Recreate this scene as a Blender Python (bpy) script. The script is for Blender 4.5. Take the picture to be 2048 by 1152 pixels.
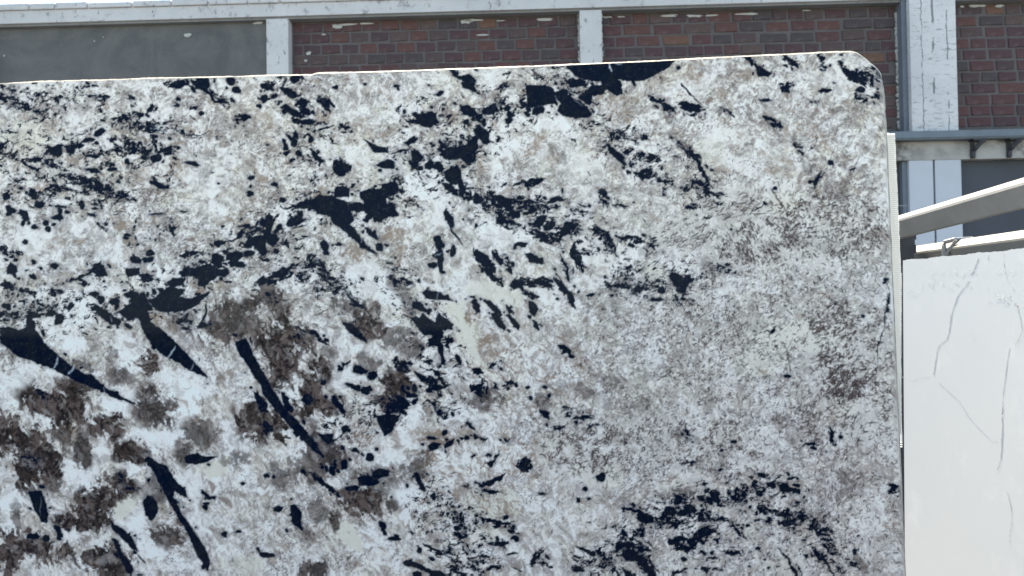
import bpy, bmesh, math, random
import numpy as np
from mathutils import Vector, Matrix
R_ = math.radians
scene = bpy.context.scene
for o in list(bpy.data.objects): bpy.data.objects.remove(o)
col = scene.collection

# ------------------------------------------------------------------ camera
FPX = 1479.0
PITCH, ROLL, CAMZ = R_(1.1), 0.014, 1.6
f0 = Vector((0, math.cos(PITCH), math.sin(PITCH)))
r0 = Vector((1, 0, 0)); u0 = r0.cross(f0)
RT = (r0 - ROLL * u0).normalized(); UP = (u0 + ROLL * r0).normalized()
cd = bpy.data.cameras.new('camera'); cam = bpy.data.objects.new('camera', cd); col.objects.link(cam)
m = Matrix((RT, UP, -f0)).transposed().to_4x4(); m.translation = Vector((0, 0, CAMZ))
cam.matrix_world = m
cd.sensor_width = 36; cd.lens = FPX / 2048 * 36; cd.clip_start = .02; cd.clip_end = 3000
cd.dof.use_dof = True; cd.dof.focus_distance = 1.6; cd.dof.aperture_fstop = 7.5
scene.camera = cam
scene.render.resolution_x = 1024; scene.render.resolution_y = 576
# ------------------------------------------------------------------ light
SUN_AZ, SUN_EL = R_(-5), R_(56)         # azimuth from +Y towards +X
w = bpy.data.worlds.new('World'); scene.world = w; w.use_nodes = True
nt = w.node_tree; sky = nt.nodes.new('ShaderNodeTexSky'); sky.sky_type = 'NISHITA'; sky.sun_disc = False
sky.sun_elevation = SUN_EL; sky.sun_rotation = SUN_AZ; sky.dust_density = .5; sky.air_density = 1.0; sky.ozone_density = 2.0
bg = nt.nodes['Background']; bg.inputs[1].default_value = .14
nt.links.new(sky.outputs[0], bg.inputs[0])
sd = bpy.data.lights.new('sun', 'SUN'); sd.energy = 4.2; sd.angle = R_(.5); sd.color = (1, .955, .88)
sun = bpy.data.objects.new('sun', sd); col.objects.link(sun)
S = Vector((math.sin(SUN_AZ) * math.cos(SUN_EL), math.cos(SUN_AZ) * math.cos(SUN_EL), math.sin(SUN_EL)))
sun.rotation_euler = S.to_track_quat('Z', 'Y').to_euler(); sun.location = S * 30
scene.view_settings.view_transform = 'Standard'; scene.view_settings.look = 'None'
scene.view_settings.gamma = 1; scene.view_settings.use_curve_mapping = False
scene.view_settings.exposure = 1.95
scene.view_settings.use_white_balance = True; scene.view_settings.white_balance_temperature = 7800; scene.view_settings.white_balance_tint = 8
scene.render.engine = 'CYCLES'

# ------------------------------------------------------------------ helpers
def ray(px, py):
    return (RT * ((px - 1024) / FPX) + UP * ((576 - py) / FPX) + f0)
CP = Vector((0, 0, CAMZ))
class Plane:
    def __init__(s, P, d, up):
        s.P, s.d, s.up = P, d.normalized(), up.normalized(); s.n = s.d.cross(s.up)
    def uv(s, px, py):
        r = ray(px, py); t = (s.P - CP).dot(s.n) / r.dot(s.n); q = CP + r * t - s.P
        return q.dot(s.d), q.dot(s.up)
    def mat(s, back=None):
        mm = Matrix((s.d, s.n * -1, s.up)).transposed().to_4x4(); mm.translation = s.P; return mm
def tag(o, label=None, cat=None, group=None, kind=None):
    if label and not kind: o['kind'] = 'thing'
    if label: o['label'] = label
    if cat: o['category'] = cat
    if group: o['group'] = group
    if kind: o['kind'] = kind
    return o
def empty(name, loc=(0, 0, 0), mat=None):
    o = bpy.data.objects.new(name, None); col.objects.link(o); o.empty_display_size = .1
    if mat is not None: o.matrix_world = mat
    else: o.location = loc
    return o
def mesh_obj(name, me, material, parent=None):
    if isinstance(me, bmesh.types.BMesh):
        b = me; me = bpy.data.meshes.new(name); b.to_mesh(me); b.free()
    if material: 
        me.materials.clear(); me.materials.append(material)
    o = bpy.data.objects.new(name, me); col.objects.link(o)
    if parent: o.parent = parent
    return o
def bx(b, x0, x1, y0, y1, z0, z1, bev=0):
    r = bmesh.ops.create_cube(b, size=1)
    for v in r['verts']:
        v.co = Vector(((x0 + x1) / 2 + v.co.x * (x1 - x0), (y0 + y1) / 2 + v.co.y * (y1 - y0), (z0 + z1) / 2 + v.co.z * (z1 - z0)))
    if bev:
        es = list({e for v in r['verts'] for e in v.link_edges})
        bmesh.ops.bevel(b, geom=es, offset=bev, segments=2, affect='EDGES', profile=.6)
def box(name, dims, material, parent=None, bev=0):
    b = bmesh.new(); bx(b, *dims, bev=bev); return mesh_obj(name, b, material, parent)
def tube(b, pts, r, seg=8):
    pts = [Vector(p) for p in pts]; rings = []
    for i, p in enumerate(pts):
        t = (pts[min(i + 1, len(pts) - 1)] - pts[max(i - 1, 0)]).normalized()
        a = t.cross(Vector((0, 0, 1)) if abs(t.z) < .9 else Vector((1, 0, 0))).normalized(); c = t.cross(a)
        rings.append([b.verts.new(p + (a * math.cos(2 * math.pi * k / seg) + c * math.sin(2 * math.pi * k / seg)) * r) for k in range(seg)])
    for A, B in zip(rings, rings[1:]):
        for k in range(seg): b.faces.new((A[k], A[(k + 1) % seg], B[(k + 1) % seg], B[k]))
    b.faces.new(rings[0][::-1]); b.faces.new(rings[-1])
def rough_box(b, x0, x1, y0, y1, z0, z1, step, amp, rng):
    """box whose front (-y) face edges wander: crumbled plaster"""
    bx(b, x0, x1, y0, y1, z0, z1)

# ------------------------------------------------------------------ node helper
class NT:
    def __init__(s, name):
        s.m = bpy.data.materials.new(name); s.m.use_nodes = True; s.t = s.m.node_tree
        s.b = s.t.nodes['Principled BSDF']; s.out = s.t.nodes['Material Output']
        s.tc = s.t.nodes.new('ShaderNodeTexCoord')
    def n(s, typ, **kw):
        x = s.t.nodes.new(typ)
        for k, v in kw.items():
            if k in x.inputs.keys() if isinstance(k, str) else False: x.inputs[k].default_value = v
            else: setattr(x, k, v)
        return x
    def l(s, a, b): s.t.links.new(a, b)
    def noise(s, scale, detail=5, rough=.6, vec=None, dist=0, map_scale=None):
        x = s.t.nodes.new('ShaderNodeTexNoise'); x.inputs['Scale'].default_value = scale
        x.inputs['Detail'].default_value = detail; x.inputs['Roughness'].default_value = rough; x.inputs['Distortion'].default_value = dist
        v = vec or s.tc.outputs['Object']
        if map_scale:
            mp = s.t.nodes.new('ShaderNodeMapping'); mp.inputs['Scale'].default_value = map_scale; s.l(v, mp.inputs[0]); v = mp.outputs[0]
        s.l(v, x.inputs['Vector']); return x.outputs['Fac']
    def ramp(s, fac, stops):
        x = s.t.nodes.new('ShaderNodeValToRGB'); e = x.color_ramp.elements
        while len(e) < len(stops): e.new(.5)
        for q, (p, c) in zip(e, stops):
            q.position = p; q.color = (c, c, c, 1) if isinstance(c, (int, float)) else (*c, 1)
        s.l(fac, x.inputs[0]); return x.outputs[0]
    def mix(s, fac, a, b, mode='MIX'):
        x = s.t.nodes.new('ShaderNodeMix'); x.data_type = 'RGBA'; x.blend_type = mode
        for i, v in ((0, fac), (6, a), (7, b)):
            if isinstance(v, bpy.types.NodeSocket): s.l(v, x.inputs[i])
            elif isinstance(v, (int, float)): x.inputs[i].default_value = v if i == 0 else (v, v, v, 1)
            else: x.inputs[i].default_value = (*v, 1)
        return x.outputs[2]
    def math(s, op, a, b=None):
        x = s.t.nodes.new('ShaderNodeMath'); x.operation = op
        for i, v in ((0, a), (1, b)):
            if v is None: continue
            if isinstance(v, (int, float)): x.inputs[i].default_value = v
            else: s.l(v, x.inputs[i])
        return x.outputs[0]
    def sep(s, v=None):
        x = s.t.nodes.new('ShaderNodeSeparateXYZ'); s.l(v or s.tc.outputs['Object'], x.inputs[0]); return x.outputs
    def bump(s, h, strength=.5, dist=.01):
        x = s.t.nodes.new('ShaderNodeBump'); x.inputs['Strength'].default_value = strength; x.inputs['Distance'].default_value = dist
        s.l(h, x.inputs['Height']); s.l(x.outputs[0], s.b.inputs['Normal'])
    def color(s, c):
        if isinstance(c, bpy.types.NodeSocket): s.l(c, s.b.inputs['Base Color'])
        else: s.b.inputs['Base Color'].default_value = (*c, 1)
    def rough(s, v, spec=None):
        s.b.inputs['Roughness'].default_value = v
        if spec is not None: s.b.inputs['Specular IOR Level'].default_value = spec

def mat_plaster(name, c0=(.50, .52, .55), c1=(.36, .38, .41), dirt=.5, crack=True):
    t = NT(name)
    c = t.mix(t.ramp(t.noise(1.3, 6, .65), [(.35, 0), (.65, 1)]), c0, c1)
    c = t.mix(t.math('MULTIPLY', t.ramp(t.noise(9, 8, .75), [(.56, 0), (.66, 1)]), dirt), c, (.14, .14, .15))
    c = t.mix(t.math('MULTIPLY', t.ramp(t.noise(30, 5, .7, map_scale=(1, 1, .35)), [(.62, 0), (.68, 1)]), dirt), c, (.07, .07, .075))
    h = t.noise(40, 8, .7)
    t.bump(h, .35, .01); t.color(c); t.rough(.9, .2)
    return t
def mat_simple(name, c, rough=.6, var=.25, scale=12, metallic=0, bump=.15):
    t = NT(name)
    k = t.ramp(t.noise(scale, 7, .7), [(.3, 1 - var), (.7, 1 + var * .4)])
    t.color(t.mix(1.0, c, k, 'MULTIPLY')); t.rough(rough); t.b.inputs['Metallic'].default_value = metallic
    t.bump(t.noise(scale * 5, 6, .7), bump, .003)
    return t.m
# ------------------------------------------------------------------ stone pattern (mineral colours; crystals also carry painted sky blue and glints), in slab space units of 1 mm-ish
SW, SH = 2048, 1152
NPR = np.random.RandomState(7); PRG = random.Random(11)
_T = [NPR.rand(256, 256).astype(np.float32) for _ in range(24)]
def vn(X, Y, sd):
    T = _T[sd % 24]; xi = np.floor(X); yi = np.floor(Y)
    fx = (X - xi).astype(np.float32); fy = (Y - yi).astype(np.float32)
    fx = fx * fx * (3 - 2 * fx); fy = fy * fy * (3 - 2 * fy)
    a = xi.astype(np.int32) & 255; b = yi.astype(np.int32) & 255; a1 = (a + 1) & 255; b1 = (b + 1) & 255
    return (T[b, a] * (1 - fx) + T[b, a1] * fx) * (1 - fy) + (T[b1, a] * (1 - fx) + T[b1, a1] * fx) * fy
def fb(X, Y, s, sd, o=4, g=.55):
    r = 0; amp = 1; tot = 0
    for i in range(o):
        # rotate each octave so the lattice never shows
        c, q = math.cos(1.1 * i + .4), math.sin(1.1 * i + .4)
        r = r + amp * vn((X * c - Y * q) / s + 17.3 * i, (X * q + Y * c) / s + 5.1 * i, sd + i); tot += amp; amp *= g; s /= 2.03
    return r / tot
def ss(a, b, x):
    t = np.clip((x - a) / (b - a), 0, 1); return t * t * (3 - 2 * t)

GX, GY = np.meshgrid(np.arange(SW, dtype=np.float32), np.arange(SH, dtype=np.float32))
WX = GX + (fb(GX, GY, 26, 0, 3) - .5) * 16 + (fb(GX, GY, 6, 3, 2) - .5) * 6
WY = GY + (fb(GX, GY, 26, 6, 3) - .5) * 16 + (fb(GX, GY, 6, 9, 2) - .5) * 6
IMG = np.zeros((SH, SW, 3), np.float32)
def L(r, g, b):
    return np.array([((v / 255 + .055) / 1.055) ** 2.4 if v > 10 else v / 255 / 12.92 for v in (r, g, b)], np.float32)
def over(y0, y1, x0, x1, a, c):
    IMG[y0:y1, x0:x1] += (c - IMG[y0:y1, x0:x1]) * a[..., None]
# base: milky feldspar, cool and warm
QX = GX + (fb(GX, GY, 40, 11, 3) - .5) * 26 + (fb(GX, GY, 9, 13, 2) - .5) * 3
QY = GY + (fb(GX, GY, 40, 15, 3) - .5) * 26 + (fb(GX, GY, 9, 17, 2) - .5) * 3
k = ss(.42, .58, fb(GX, GY, 90, 1, 4))[..., None]
IMG[:] = L(212, 219, 227) * (1 - k) + L(210, 213, 211) * k
over(0, SH, 0, SW, ss(.50, .62, fb(QX, QY, 48, 5, 5, .6)) * .7, L(196, 201, 199))
zone = ss(.42, .62, fb(GX, GY, 130, 4, 3))
RG = ss(1080, 1420, GX + (fb(GX, GY, 120, 9, 3) - .5) * 300) * ss(330, 560, GY + .25 * (1750 - GX) + (fb(GX, GY, 90, 12, 3) - .5) * 200)
LFT = (1 - RG)
g = .55 + .45 * zone
def worley(X, Y, s, sd):
    T1, T2, T3 = _T[sd % 24], _T[(sd + 5) % 24], _T[(sd + 9) % 24]; x = X / s; y = Y / s; xi = np.floor(x).astype(np.int32); yi = np.floor(y).astype(np.int32)
    best = np.full(X.shape, 9., np.float32); sec = best.copy(); idv = np.zeros_like(best)
    for j in (-1, 0, 1):
        for i in (-1, 0, 1):
            a = (xi + i) & 255; b = (yi + j) & 255; dx = xi + i + T1[b, a] - x; dy = yi + j + T2[b, a] - y; d = dx * dx + dy * dy
            n_ = d < best; sec = np.where(n_, best, np.minimum(sec, d)); idv = np.where(n_, T3[b, a], idv); best = np.where(n_, d, best)
    return idv, np.sqrt(sec) - np.sqrt(best)
FA = R_(58); FU = (QX * math.cos(FA) + QY * math.sin(FA)); FV = (-QX * math.sin(FA) + QY * math.cos(FA))
DIR = ss(560, 700, GY + .35 * (GX - 600)) * (1 - ss(1000, 1300, GX))
AN = fb(FU / 3.6, FV, 15, 5, 5, .68); AN2 = fb(FU / 3.0, FV, 6, 14, 4, .68)
for s_, sd, am in ((26, 3, .8), (12, 8, .8)):
    wi, we = worley(QX * 1.0 + .35 * QY, QY, s_, sd)
    for lo, hi, c in ((0, .14, L(152, 152, 156)), (.14, .26, L(196, 196, 190)), (.26, .32, L(140, 135, 134)), (.62, .80, L(226, 229, 233)), (.9, 1.0, L(178, 180, 186))):
        over(0, SH, 0, SW, ((wi >= lo) & (wi < hi)) * ss(.0, .16, we + (fb(QX, QY, 5, 4, 3) - .5) * .25) * am * .62, c)
for s_, sd, lo, hi, al, c in ((26, 12, .52, .68, .38, L(150, 148, 150)), (11, 15, .52, .66, .52, L(130, 126, 128)), (5, 18, .52, .68, .66, L(118, 113, 114)), (3.2, 7, .55, .72, .6, L(96, 91, 93))):
    over(0, SH, 0, SW, ss(lo, hi, fb(QX, QY, s_, sd, 5, .68) + .035 * (zone - .5) + .02 * RG) * al * (1 - .35 * DIR), c)
over(0, SH, 0, SW, ss(.52, .66, AN) * .75 * DIR, L(226, 229, 232)); over(0, SH, 0, SW, ss(.50, .40, AN) * .42 * DIR, L(150, 144, 142)); over(0, SH, 0, SW, ss(.44, .34, AN2) * .5 * DIR, L(120, 112, 110)); over(0, SH, 0, SW, ss(.55, .68, AN2) * .6 * DIR, L(228, 231, 234))
# soft bright clots
over(0, SH, 0, SW, ss(.52, .68, fb(QX + 300, QY, 30, 2, 5, .62)) * .85, L(220, 226, 234))
over(0, SH, 0, SW, ss(.56, .70, fb(QX + 900, QY, 12, 16, 4, .6)) * .8, L(222, 227, 233))
# warm stain grains
over(0, SH, 0, SW, ss(.57, .70, fb(QX, QY + 400, 16, 19, 5, .66)) * .34, L(138, 134, 137))
over(0, SH, 0, SW, ss(.58, .70, fb(QX, QY + 900, 7, 3, 4, .66)) * (.15 + .4 * zone) , L(112, 104, 104))
# peppery dark dust inside the zones
hp = fb(GX, GY, 2.6, 6, 3, .7); 
over(0, SH, 0, SW, ss(.66, .78, hp + .22 * (fb(QX, QY, 34, 10, 4, .65) - .5) * 2 + .05 * (zone - .6) + .045 * RG) * .8, L(62, 58, 64))
felt = ss(.44, .64, fb(QX, QY, 46, 14, 5, .68)) * RG
over(0, SH, 0, SW, ss(.44, .62, fb(QX, QY, 3.0, 22, 3, .75)) * (.20 * RG + .42 * felt), L(92, 86, 90))
# thin grain boundaries
rg = np.abs(fb(QX, QY, 24, 20, 4) - .5)
over(0, SH, 0, SW, (1 - ss(.0, .010, rg)) * (.05 + .45 * zone) * ss(.42, .55, fb(GX, GY, 30, 2, 3)), L(108, 100, 102))

def stroke(x, y, Ln, W, ang, curv, c, al, soft=.8, taper=True):
    ca, sa = math.cos(ang), math.sin(ang); e = Ln + W + 3
    x0, x1, y0, y1 = max(0, int(x - e)), min(SW, int(x + e + 1)), max(0, int(y - e)), min(SH, int(y + e + 1))
    if x1 <= x0 or y1 <= y0: return
    X = GX[y0:y1, x0:x1] - x; Y = GY[y0:y1, x0:x1] - y
    u = X * ca + Y * sa; v = -X * sa + Y * ca + curv * (u * u - Ln * Ln * .4) / max(Ln, 1)
    ww = W * np.sqrt(np.clip(1 - (u / Ln) ** 2, 0, 1)) if taper else W
    over(y0, y1, x0, x1, ss(soft, -soft, np.abs(v) - ww) * (np.abs(u) < Ln) * al, c)

# ---- tracing helpers: coordinates are read in enlarged crops of the stone
OX, OY, SC = 0, 0, 1
def Z(ox, oy, sc):
    global OX, OY, SC
    OX, OY, SC = ox, oy, sc
def tr(x, y): return OX + x / SC, OY + y / SC
DK = np.zeros((SH, SW), np.float32); BR = np.zeros((SH, SW), np.float32); HALO = np.zeros((SH, SW), np.float32)
CR = np.zeros((SH, SW), np.float32); TN = np.zeros((SH, SW), np.float32); WH = np.zeros((SH, SW), np.float32)
def reg(x, y, e):
    return max(0, int(x - e)), min(SW, int(x + e + 1)), max(0, int(y - e)), min(SH, int(y + e + 1))
_c = [0]
def put(F, x0, x1, y0, y1, a):
    F[y0:y1, x0:x1] = np.maximum(F[y0:y1, x0:x1], a)
SD = np.zeros((SH, SW), np.float32); SAT = True; SATS = []
def E(x, y, a, b=None, ang=0):
    """solid crystal, rounded lens"""
    b = b or a; x, y = tr(x, y); a /= SC; b /= SC; _c[0] += 1
    x0, x1, y0, y1 = reg(x, y, max(a, b) * 1.3 + 14)
    if x1 <= x0 or y1 <= y0: return
    t = R_(ang); wq = .55 if max(a, b) < 12 else .8
    X = (WX * wq + GX * (1 - wq))[y0:y1, x0:x1] - x; Y = (WY * wq + GY * (1 - wq))[y0:y1, x0:x1] - y
    u = X * math.cos(t) + Y * math.sin(t); v = -X * math.sin(t) + Y * math.cos(t)
    pw = 1.6 + PRG.random() * 1.0
    d = (np.abs(u / a) ** pw + np.abs(v / b) ** pw) ** (1 / pw)
    put(DK, x0, x1, y0, y1, ss(2.6, -1.6, (d - 1.08) * min(a, b))); put(SD, x0, x1, y0, y1, ss(2.6, -1.6, (d - 1.08) * min(a, b)))
    if SAT and max(a, b) > 5: SATS.append((x, y, a * 1.9, b * 1.9, 1))
    put(HALO, x0, x1, y0, y1, ss(7, 0, (d - 1) * min(a, b)) * .42)
def sdp(pts, X, Y):
    d = np.full(X.shape, 1e9, np.float32); ins = np.zeros(X.shape, bool); n = len(pts)
    for i in range(n):
        (ax, ay), (bx_, by_) = pts[i], pts[(i + 1) % n]; ex, ey = bx_ - ax, by_ - ay; wx, wy = X - ax, Y - ay
        t = np.clip((wx * ex + wy * ey) / (ex * ex + ey * ey + 1e-6), 0, 1)
        d = np.minimum(d, (wx - ex * t) ** 2 + (wy - ey * t) ** 2)
        c1 = (ay > Y) != (by_ > Y)
        ins ^= c1 & (X < (ex) * (Y - ay) / ((ey) if abs(ey) > 1e-6 else 1e-6) + ax)
    d = np.sqrt(d); return np.where(ins, -d, d)
def P(*pts, F=None, soft=2.2, wq=.45, al=1, halo=True):
    pts = [tr(*q) for q in pts]; xs = [q[0] for q in pts]; ys = [q[1] for q in pts]
    x0, x1, y0, y1 = max(0, int(min(xs) - 14)), min(SW, int(max(xs) + 15)), max(0, int(min(ys) - 14)), min(SH, int(max(ys) + 15))
    if x1 <= x0 or y1 <= y0: return
    X = (WX * wq + GX * (1 - wq))[y0:y1, x0:x1]; Y = (WY * wq + GY * (1 - wq))[y0:y1, x0:x1]
    d = sdp(pts, X, Y)
    put(DK if F is None else F, x0, x1, y0, y1, ss(soft + 1.2, -soft + 1.2, d) * al)
    if F is None: put(SD, x0, x1, y0, y1, ss(soft + 2, -soft + 2, d))
    if F is None and SAT: SATS.extend([(q[0], q[1], 14, 14, 1) for q in pts])
    if F is None and halo: put(HALO, x0, x1, y0, y1, ss(8, 0, d) * .42)
def LN(pts, wd, F=None, al=1, soft=1.0):
    pts = [tr(*q) for q in pts]; wd = wd / SC / 2; xs = [q[0] for q in pts]; ys = [q[1] for q in pts]
    x0, x1, y0, y1 = max(0, int(min(xs) - 12)), min(SW, int(max(xs) + 13)), max(0, int(min(ys) - 12)), min(SH, int(max(ys) + 13))
    if x1 <= x0 or y1 <= y0: return
    X = (WX * .6 + GX * .4)[y0:y1, x0:x1]; Y = (WY * .6 + GY * .4)[y0:y1, x0:x1]; d = np.full(X.shape, 1e9, np.float32); n = len(pts) - 1
    for i in range(n):
        (ax, ay), (bx_, by_) = pts[i], pts[i + 1]; ex, ey = bx_ - ax, by_ - ay; wx, wy = X - ax, Y - ay
        t = np.clip((wx * ex + wy * ey) / (ex * ex + ey * ey + 1e-6), 0, 1)
        g = np.sin(np.pi * (.12 + .76 * (i + t) / n)) ** .6
        d = np.minimum(d, np.sqrt((wx - ex * t) ** 2 + (wy - ey * t) ** 2) - wd * g)
    put(DK if F is None else F, x0, x1, y0, y1, ss(soft, -soft, d) * al)
def ST(x, y, a, b=None, ang=0, dens=.8, F=None, ln=26, wd=6.0):
    """ragged cluster of parallel dark streaks"""
    b = b or a; x, y = tr(x, y); a /= SC; b /= SC; _c[0] += 1
    x0, x1, y0, y1 = reg(x, y, max(a, b) * 1.55 + 6)
    if x1 <= x0 or y1 <= y0: return
    t = R_(ang); X = WX[y0:y1, x0:x1] - x; Y = WY[y0:y1, x0:x1] - y
    u = X * math.cos(t) + Y * math.sin(t); v = -X * math.sin(t) + Y * math.cos(t)
    iso = a / b < 1.6
    l2, w2 = (13, 8) if iso else (ln, wd)
    U = X * 0 + (QX[y0:y1, x0:x1] - x) * math.cos(t) + (QY[y0:y1, x0:x1] - y) * math.sin(t)
    V = -(QX[y0:y1, x0:x1] - x) * math.sin(t) + (QY[y0:y1, x0:x1] - y) * math.cos(t)
    N = .62 * fb(U / l2 * 10, V / w2 * 10, 10, _c[0] % 19, 4, .62) + .38 * fb(U / 1.8, V, 2.6, (_c[0] + 7) % 19, 3, .65)
    if SAT: SATS.append((x, y, a * 1.15, max(b, a * .35) * 1.3, int(3 + a * b / 90 * dens)))
    r = (u / a) ** 2 + (v / b) ** 2
    fld = .32 + dens * .95 - .50 * r + (N - .5) * 4.2
    put(DK, x0, x1, y0, y1, ss(.22, .62, fld) * ss(2.3, 1.6, r))
    put(HALO, x0, x1, y0, y1, ss(2.3, .3, r) * ss(-.9, .4, fld) * .8)
def K(x, y, a, b, n, sz):
    for _ in range(n):
        t = PRG.random() * 6.283; r = math.sqrt(PRG.random()); q = sz * (.25 + .9 * PRG.random() ** 2)
        E(x + a * r * math.cos(t), y + b * r * math.sin(t), q, q * (.5 + .5 * PRG.random()), PRG.random() * 180)
BN = fb(FU / 1.7 + 70, FV, 26, 17, 4, .6)
def B(x, y, a, b=None, ang=0, st=.8, F=None):
    b = b or a; x, y = tr(x, y); a /= SC; b /= SC; _c[0] += 1
    x0, x1, y0, y1 = reg(x, y, max(a, b) * 2.1 + 8)
    if x1 <= x0 or y1 <= y0: return
    t = R_(ang); X = WX[y0:y1, x0:x1] - x; Y = WY[y0:y1, x0:x1] - y
    u = X * math.cos(t) + Y * math.sin(t); v = -X * math.sin(t) + Y * math.cos(t)
    r = np.sqrt((u / a) ** 2 + (v / b) ** 2); N = .6 * fb(X + 50 * _c[0], Y, max(10, min(a, b) * .6), _c[0] % 19, 4, .62) + .4 * fb(QX[y0:y1, x0:x1], QY[y0:y1, x0:x1], 5, (_c[0] + 3) % 19, 3, .7)
    fld = (1.42 - .92 * r) * 1.0 + (N - .5) * 2.6 + (BN[y0:y1, x0:x1] - .5) * (3.6 if F is None else 2.6) + (AN2[y0:y1, x0:x1] - .5) * (2.4 if F is None else .8)
    if F is None and x > 1120: fld = fld - .50; st = st * .55
    put(BR if F is None else F, x0, x1, y0, y1, ss(-.02, .44, fld) * min(1, st * 1.05) * ss(2.1, 1.3, r))
def Tn(x, y, a, b=None, ang=0, st=.6): B(x, y, a, b, ang, st, F=TN)
def Cm(x, y, a, b=None, ang=0, st=.8): B(x, y, a, b, ang, st, F=CR)
def Wt(x, y, a, b=None, ang=0, st=.9): B(x, y, a, b, ang, st, F=WH)

# ===== top left crop
Z(0, 0, 2.924)
ST(40,500,70,16,5,.5);ST(40,565,60,20,15,.55);ST(100,620,110,20,22,.35);ST(220,580,50,20,0,.5);ST(350,575,60,18,0,.4);ST(220,660,70,16,20,.4)
ST(60,765,55,12,0,.4);ST(585,570,50,18,0,.8);ST(780,575,20,14,0,.4);ST(490,510,70,10,0,.2);ST(440,545,15,20,0,.3);ST(890,630,30,25,-40,.6)
ST(760,690,100,20,-12,.75);ST(660,715,60,12,-25,.4);ST(950,720,60,14,-10,.4);ST(850,750,100,24,5,.8);ST(1060,770,90,8,15,.4)
LN([(1000,745),(1060,765),(1110,790),(1170,795),(1230,770)],6);LN([(1080,790),(1130,805),(1180,808)],6)
E(580,772,32,14,-25);E(515,820,32,13,-15);E(905,793,16,8)
P((275,850),(300,870),(340,848),(358,850),(362,900),(340,920),(310,915),(275,880));P((380,855),(410,850),(440,845),(430,895),(410,900),(385,875));E(465,852,25,10)
ST(750,880,200,24,0,.6);ST(760,835,60,22,30,.7);ST(820,860,60,25,40,.8);P((920,890),(960,865),(1005,855),(1005,872),(960,885),(930,900))
E(845,920,14,12);E(735,943,14,14);E(915,922,35,22,-10);E(545,912,38,9);E(985,898,24,10,-5)
ST(270,955,75,18,15,.95);E(145,950,22,9,40);E(200,990,35,10,35);E(102,932,9,8);E(5,970,10,10);ST(10,880,20,28,0,.9);E(1127,955,35,11,10)
ST(600,965,40,12,-45,.8);E(655,990,28,10);E(545,1000,45,12,20);ST(350,1040,60,12,-15,.5);ST(560,1090,190,32,20,.75);ST(400,1110,120,22,10,.45)
E(315,1085,15,8);E(120,1105,10,8);E(55,1115,10,9);ST(40,1140,30,15,0,.8);E(190,1130,14,18)
ST(1030,490,60,22,5,.8);P((1140,500),(1150,462),(1220,462),(1222,500),(1205,525),(1250,565),(1200,540));ST(1120,490,70,22,10,.5);ST(1235,560,40,14,60,.5)
E(1355,475,28,22,30);E(1327,517,8,7);E(1383,527,22,18);E(1258,470,5,14);E(1725,462,28,24);E(1565,515,38,16,25);E(1690,542,50,26,25);E(1548,580,20,22);E(1610,570,18,12,-20);E(1518,620,14,10)
ST(1770,610,40,30,20,.9);E(1632,610,8,8);P((1648,628),(1680,620),(1740,655),(1785,690),(1760,690),(1690,665));E(1780,660,28,12,20);E(1733,710,20,12);P((1758,712),(1830,700),(1840,720),(1800,735),(1765,730))
E(1830,655,9,13);E(1905,610,28,22,45);E(1965,503,14,10);LN([(1825,780),(1880,760),(1945,748)],18);ST(2010,750,40,25,0,.6)
E(1725,790,14,22);E(1695,810,32,10,35);E(1715,838,18,20);E(1668,858,12,18);E(1815,822,12,18,20);E(1565,852,10,6);E(1678,895,20,12,-20);E(1745,900,18,14,20)
P((1825,905),(1860,915),(1890,940),(1870,955),(1840,930));E(1805,942,8,6);E(1720,935,8,6);E(2000,985,28,42,-20);E(1470,1040,22,13);E(1605,1083,18,8,10);E(1463,1130,18,14);E(1685,1025,10,8)
P((1960,1150),(1975,1110),(2030,1090),(2047,1110),(2047,1150));ST(925,1075,50,20,30,.8);ST(1305,590,50,28,15,.8);E(1040,580,14,10);E(1025,620,18,7);E(1115,635,8);E(1138,632,12,8);E(1178,663,13,12);LN([(1120,675),(1160,715)],6)
ST(1410,690,40,18,0,.4);E(1435,690,15,20);E(440,860,9);E(270,890,8);E(1045,865,12,9);K(640,800,60,40,6,10);K(700,820,80,30,12,8);K(1400,900,300,200,26,6);K(300,640,300,120,26,6);K(650,470,500,40,20,5)
Tn(1455,540,26,18);Tn(1250,620,26,20);Tn(1560,700,50,35,20,.5);Tn(600,600,26,20);Tn(1870,680,50,30,0,.5);Tn(460,930,50,22,0,.6);Tn(300,760,40,30,0,.4);Tn(1030,985,40,50,40,.7);Tn(260,1080,40,18,0,.5);Tn(1540,1060,30,20);Tn(1680,640,30,18);Tn(840,980,30,50,0,.3)
Cm(190,800,90,70,0,.6);Wt(1010,980,110,50,0,.7);Wt(930,680,60,40);Wt(800,480,70,30,0,.6);Wt(150,520,60,30,0,.6);Wt(1880,860,50,40,0,.7)
# ===== top middle crop
Z(600, 0, 2.924)
ST(20,655,30,28,30,.9);E(15,600,25,16);E(45,718,45,16,-5);E(75,655,11,12);ST(150,605,45,26,35,.8);E(210,503,13,11);E(378,490,9,7);E(567,510,15,10)
E(905,430,40,14,45);P((925,440),(990,435),(1028,465),(1020,482),(950,475));P((940,485),(985,475),(1040,535),(1000,525),(950,515));ST(1200,510,40,24,-45,.5);E(825,545,18,12,-20);ST(1510,390,60,7,-3,.6)
P((1690,400),(1720,378),(1880,368),(1900,420),(1880,440),(1760,440),(1700,425),wq=.8);P((1750,445),(1830,445),(1880,490),(1885,545),(1850,558),(1760,510))
P((1325,502),(1430,500),(1480,515),(1503,560),(1500,605),(1440,610),(1330,632),wq=.2);P((1500,560),(1570,560),(1640,600),(1705,665),(1690,685),(1620,692),(1560,680),(1500,655),(1530,610));P((1640,560),(1700,510),(1710,590),(1680,615),(1640,590),wq=.9)
ST(1580,495,35,28,80,.6);K(1600,450,110,60,34,8);E(1305,612,20,15)
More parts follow.
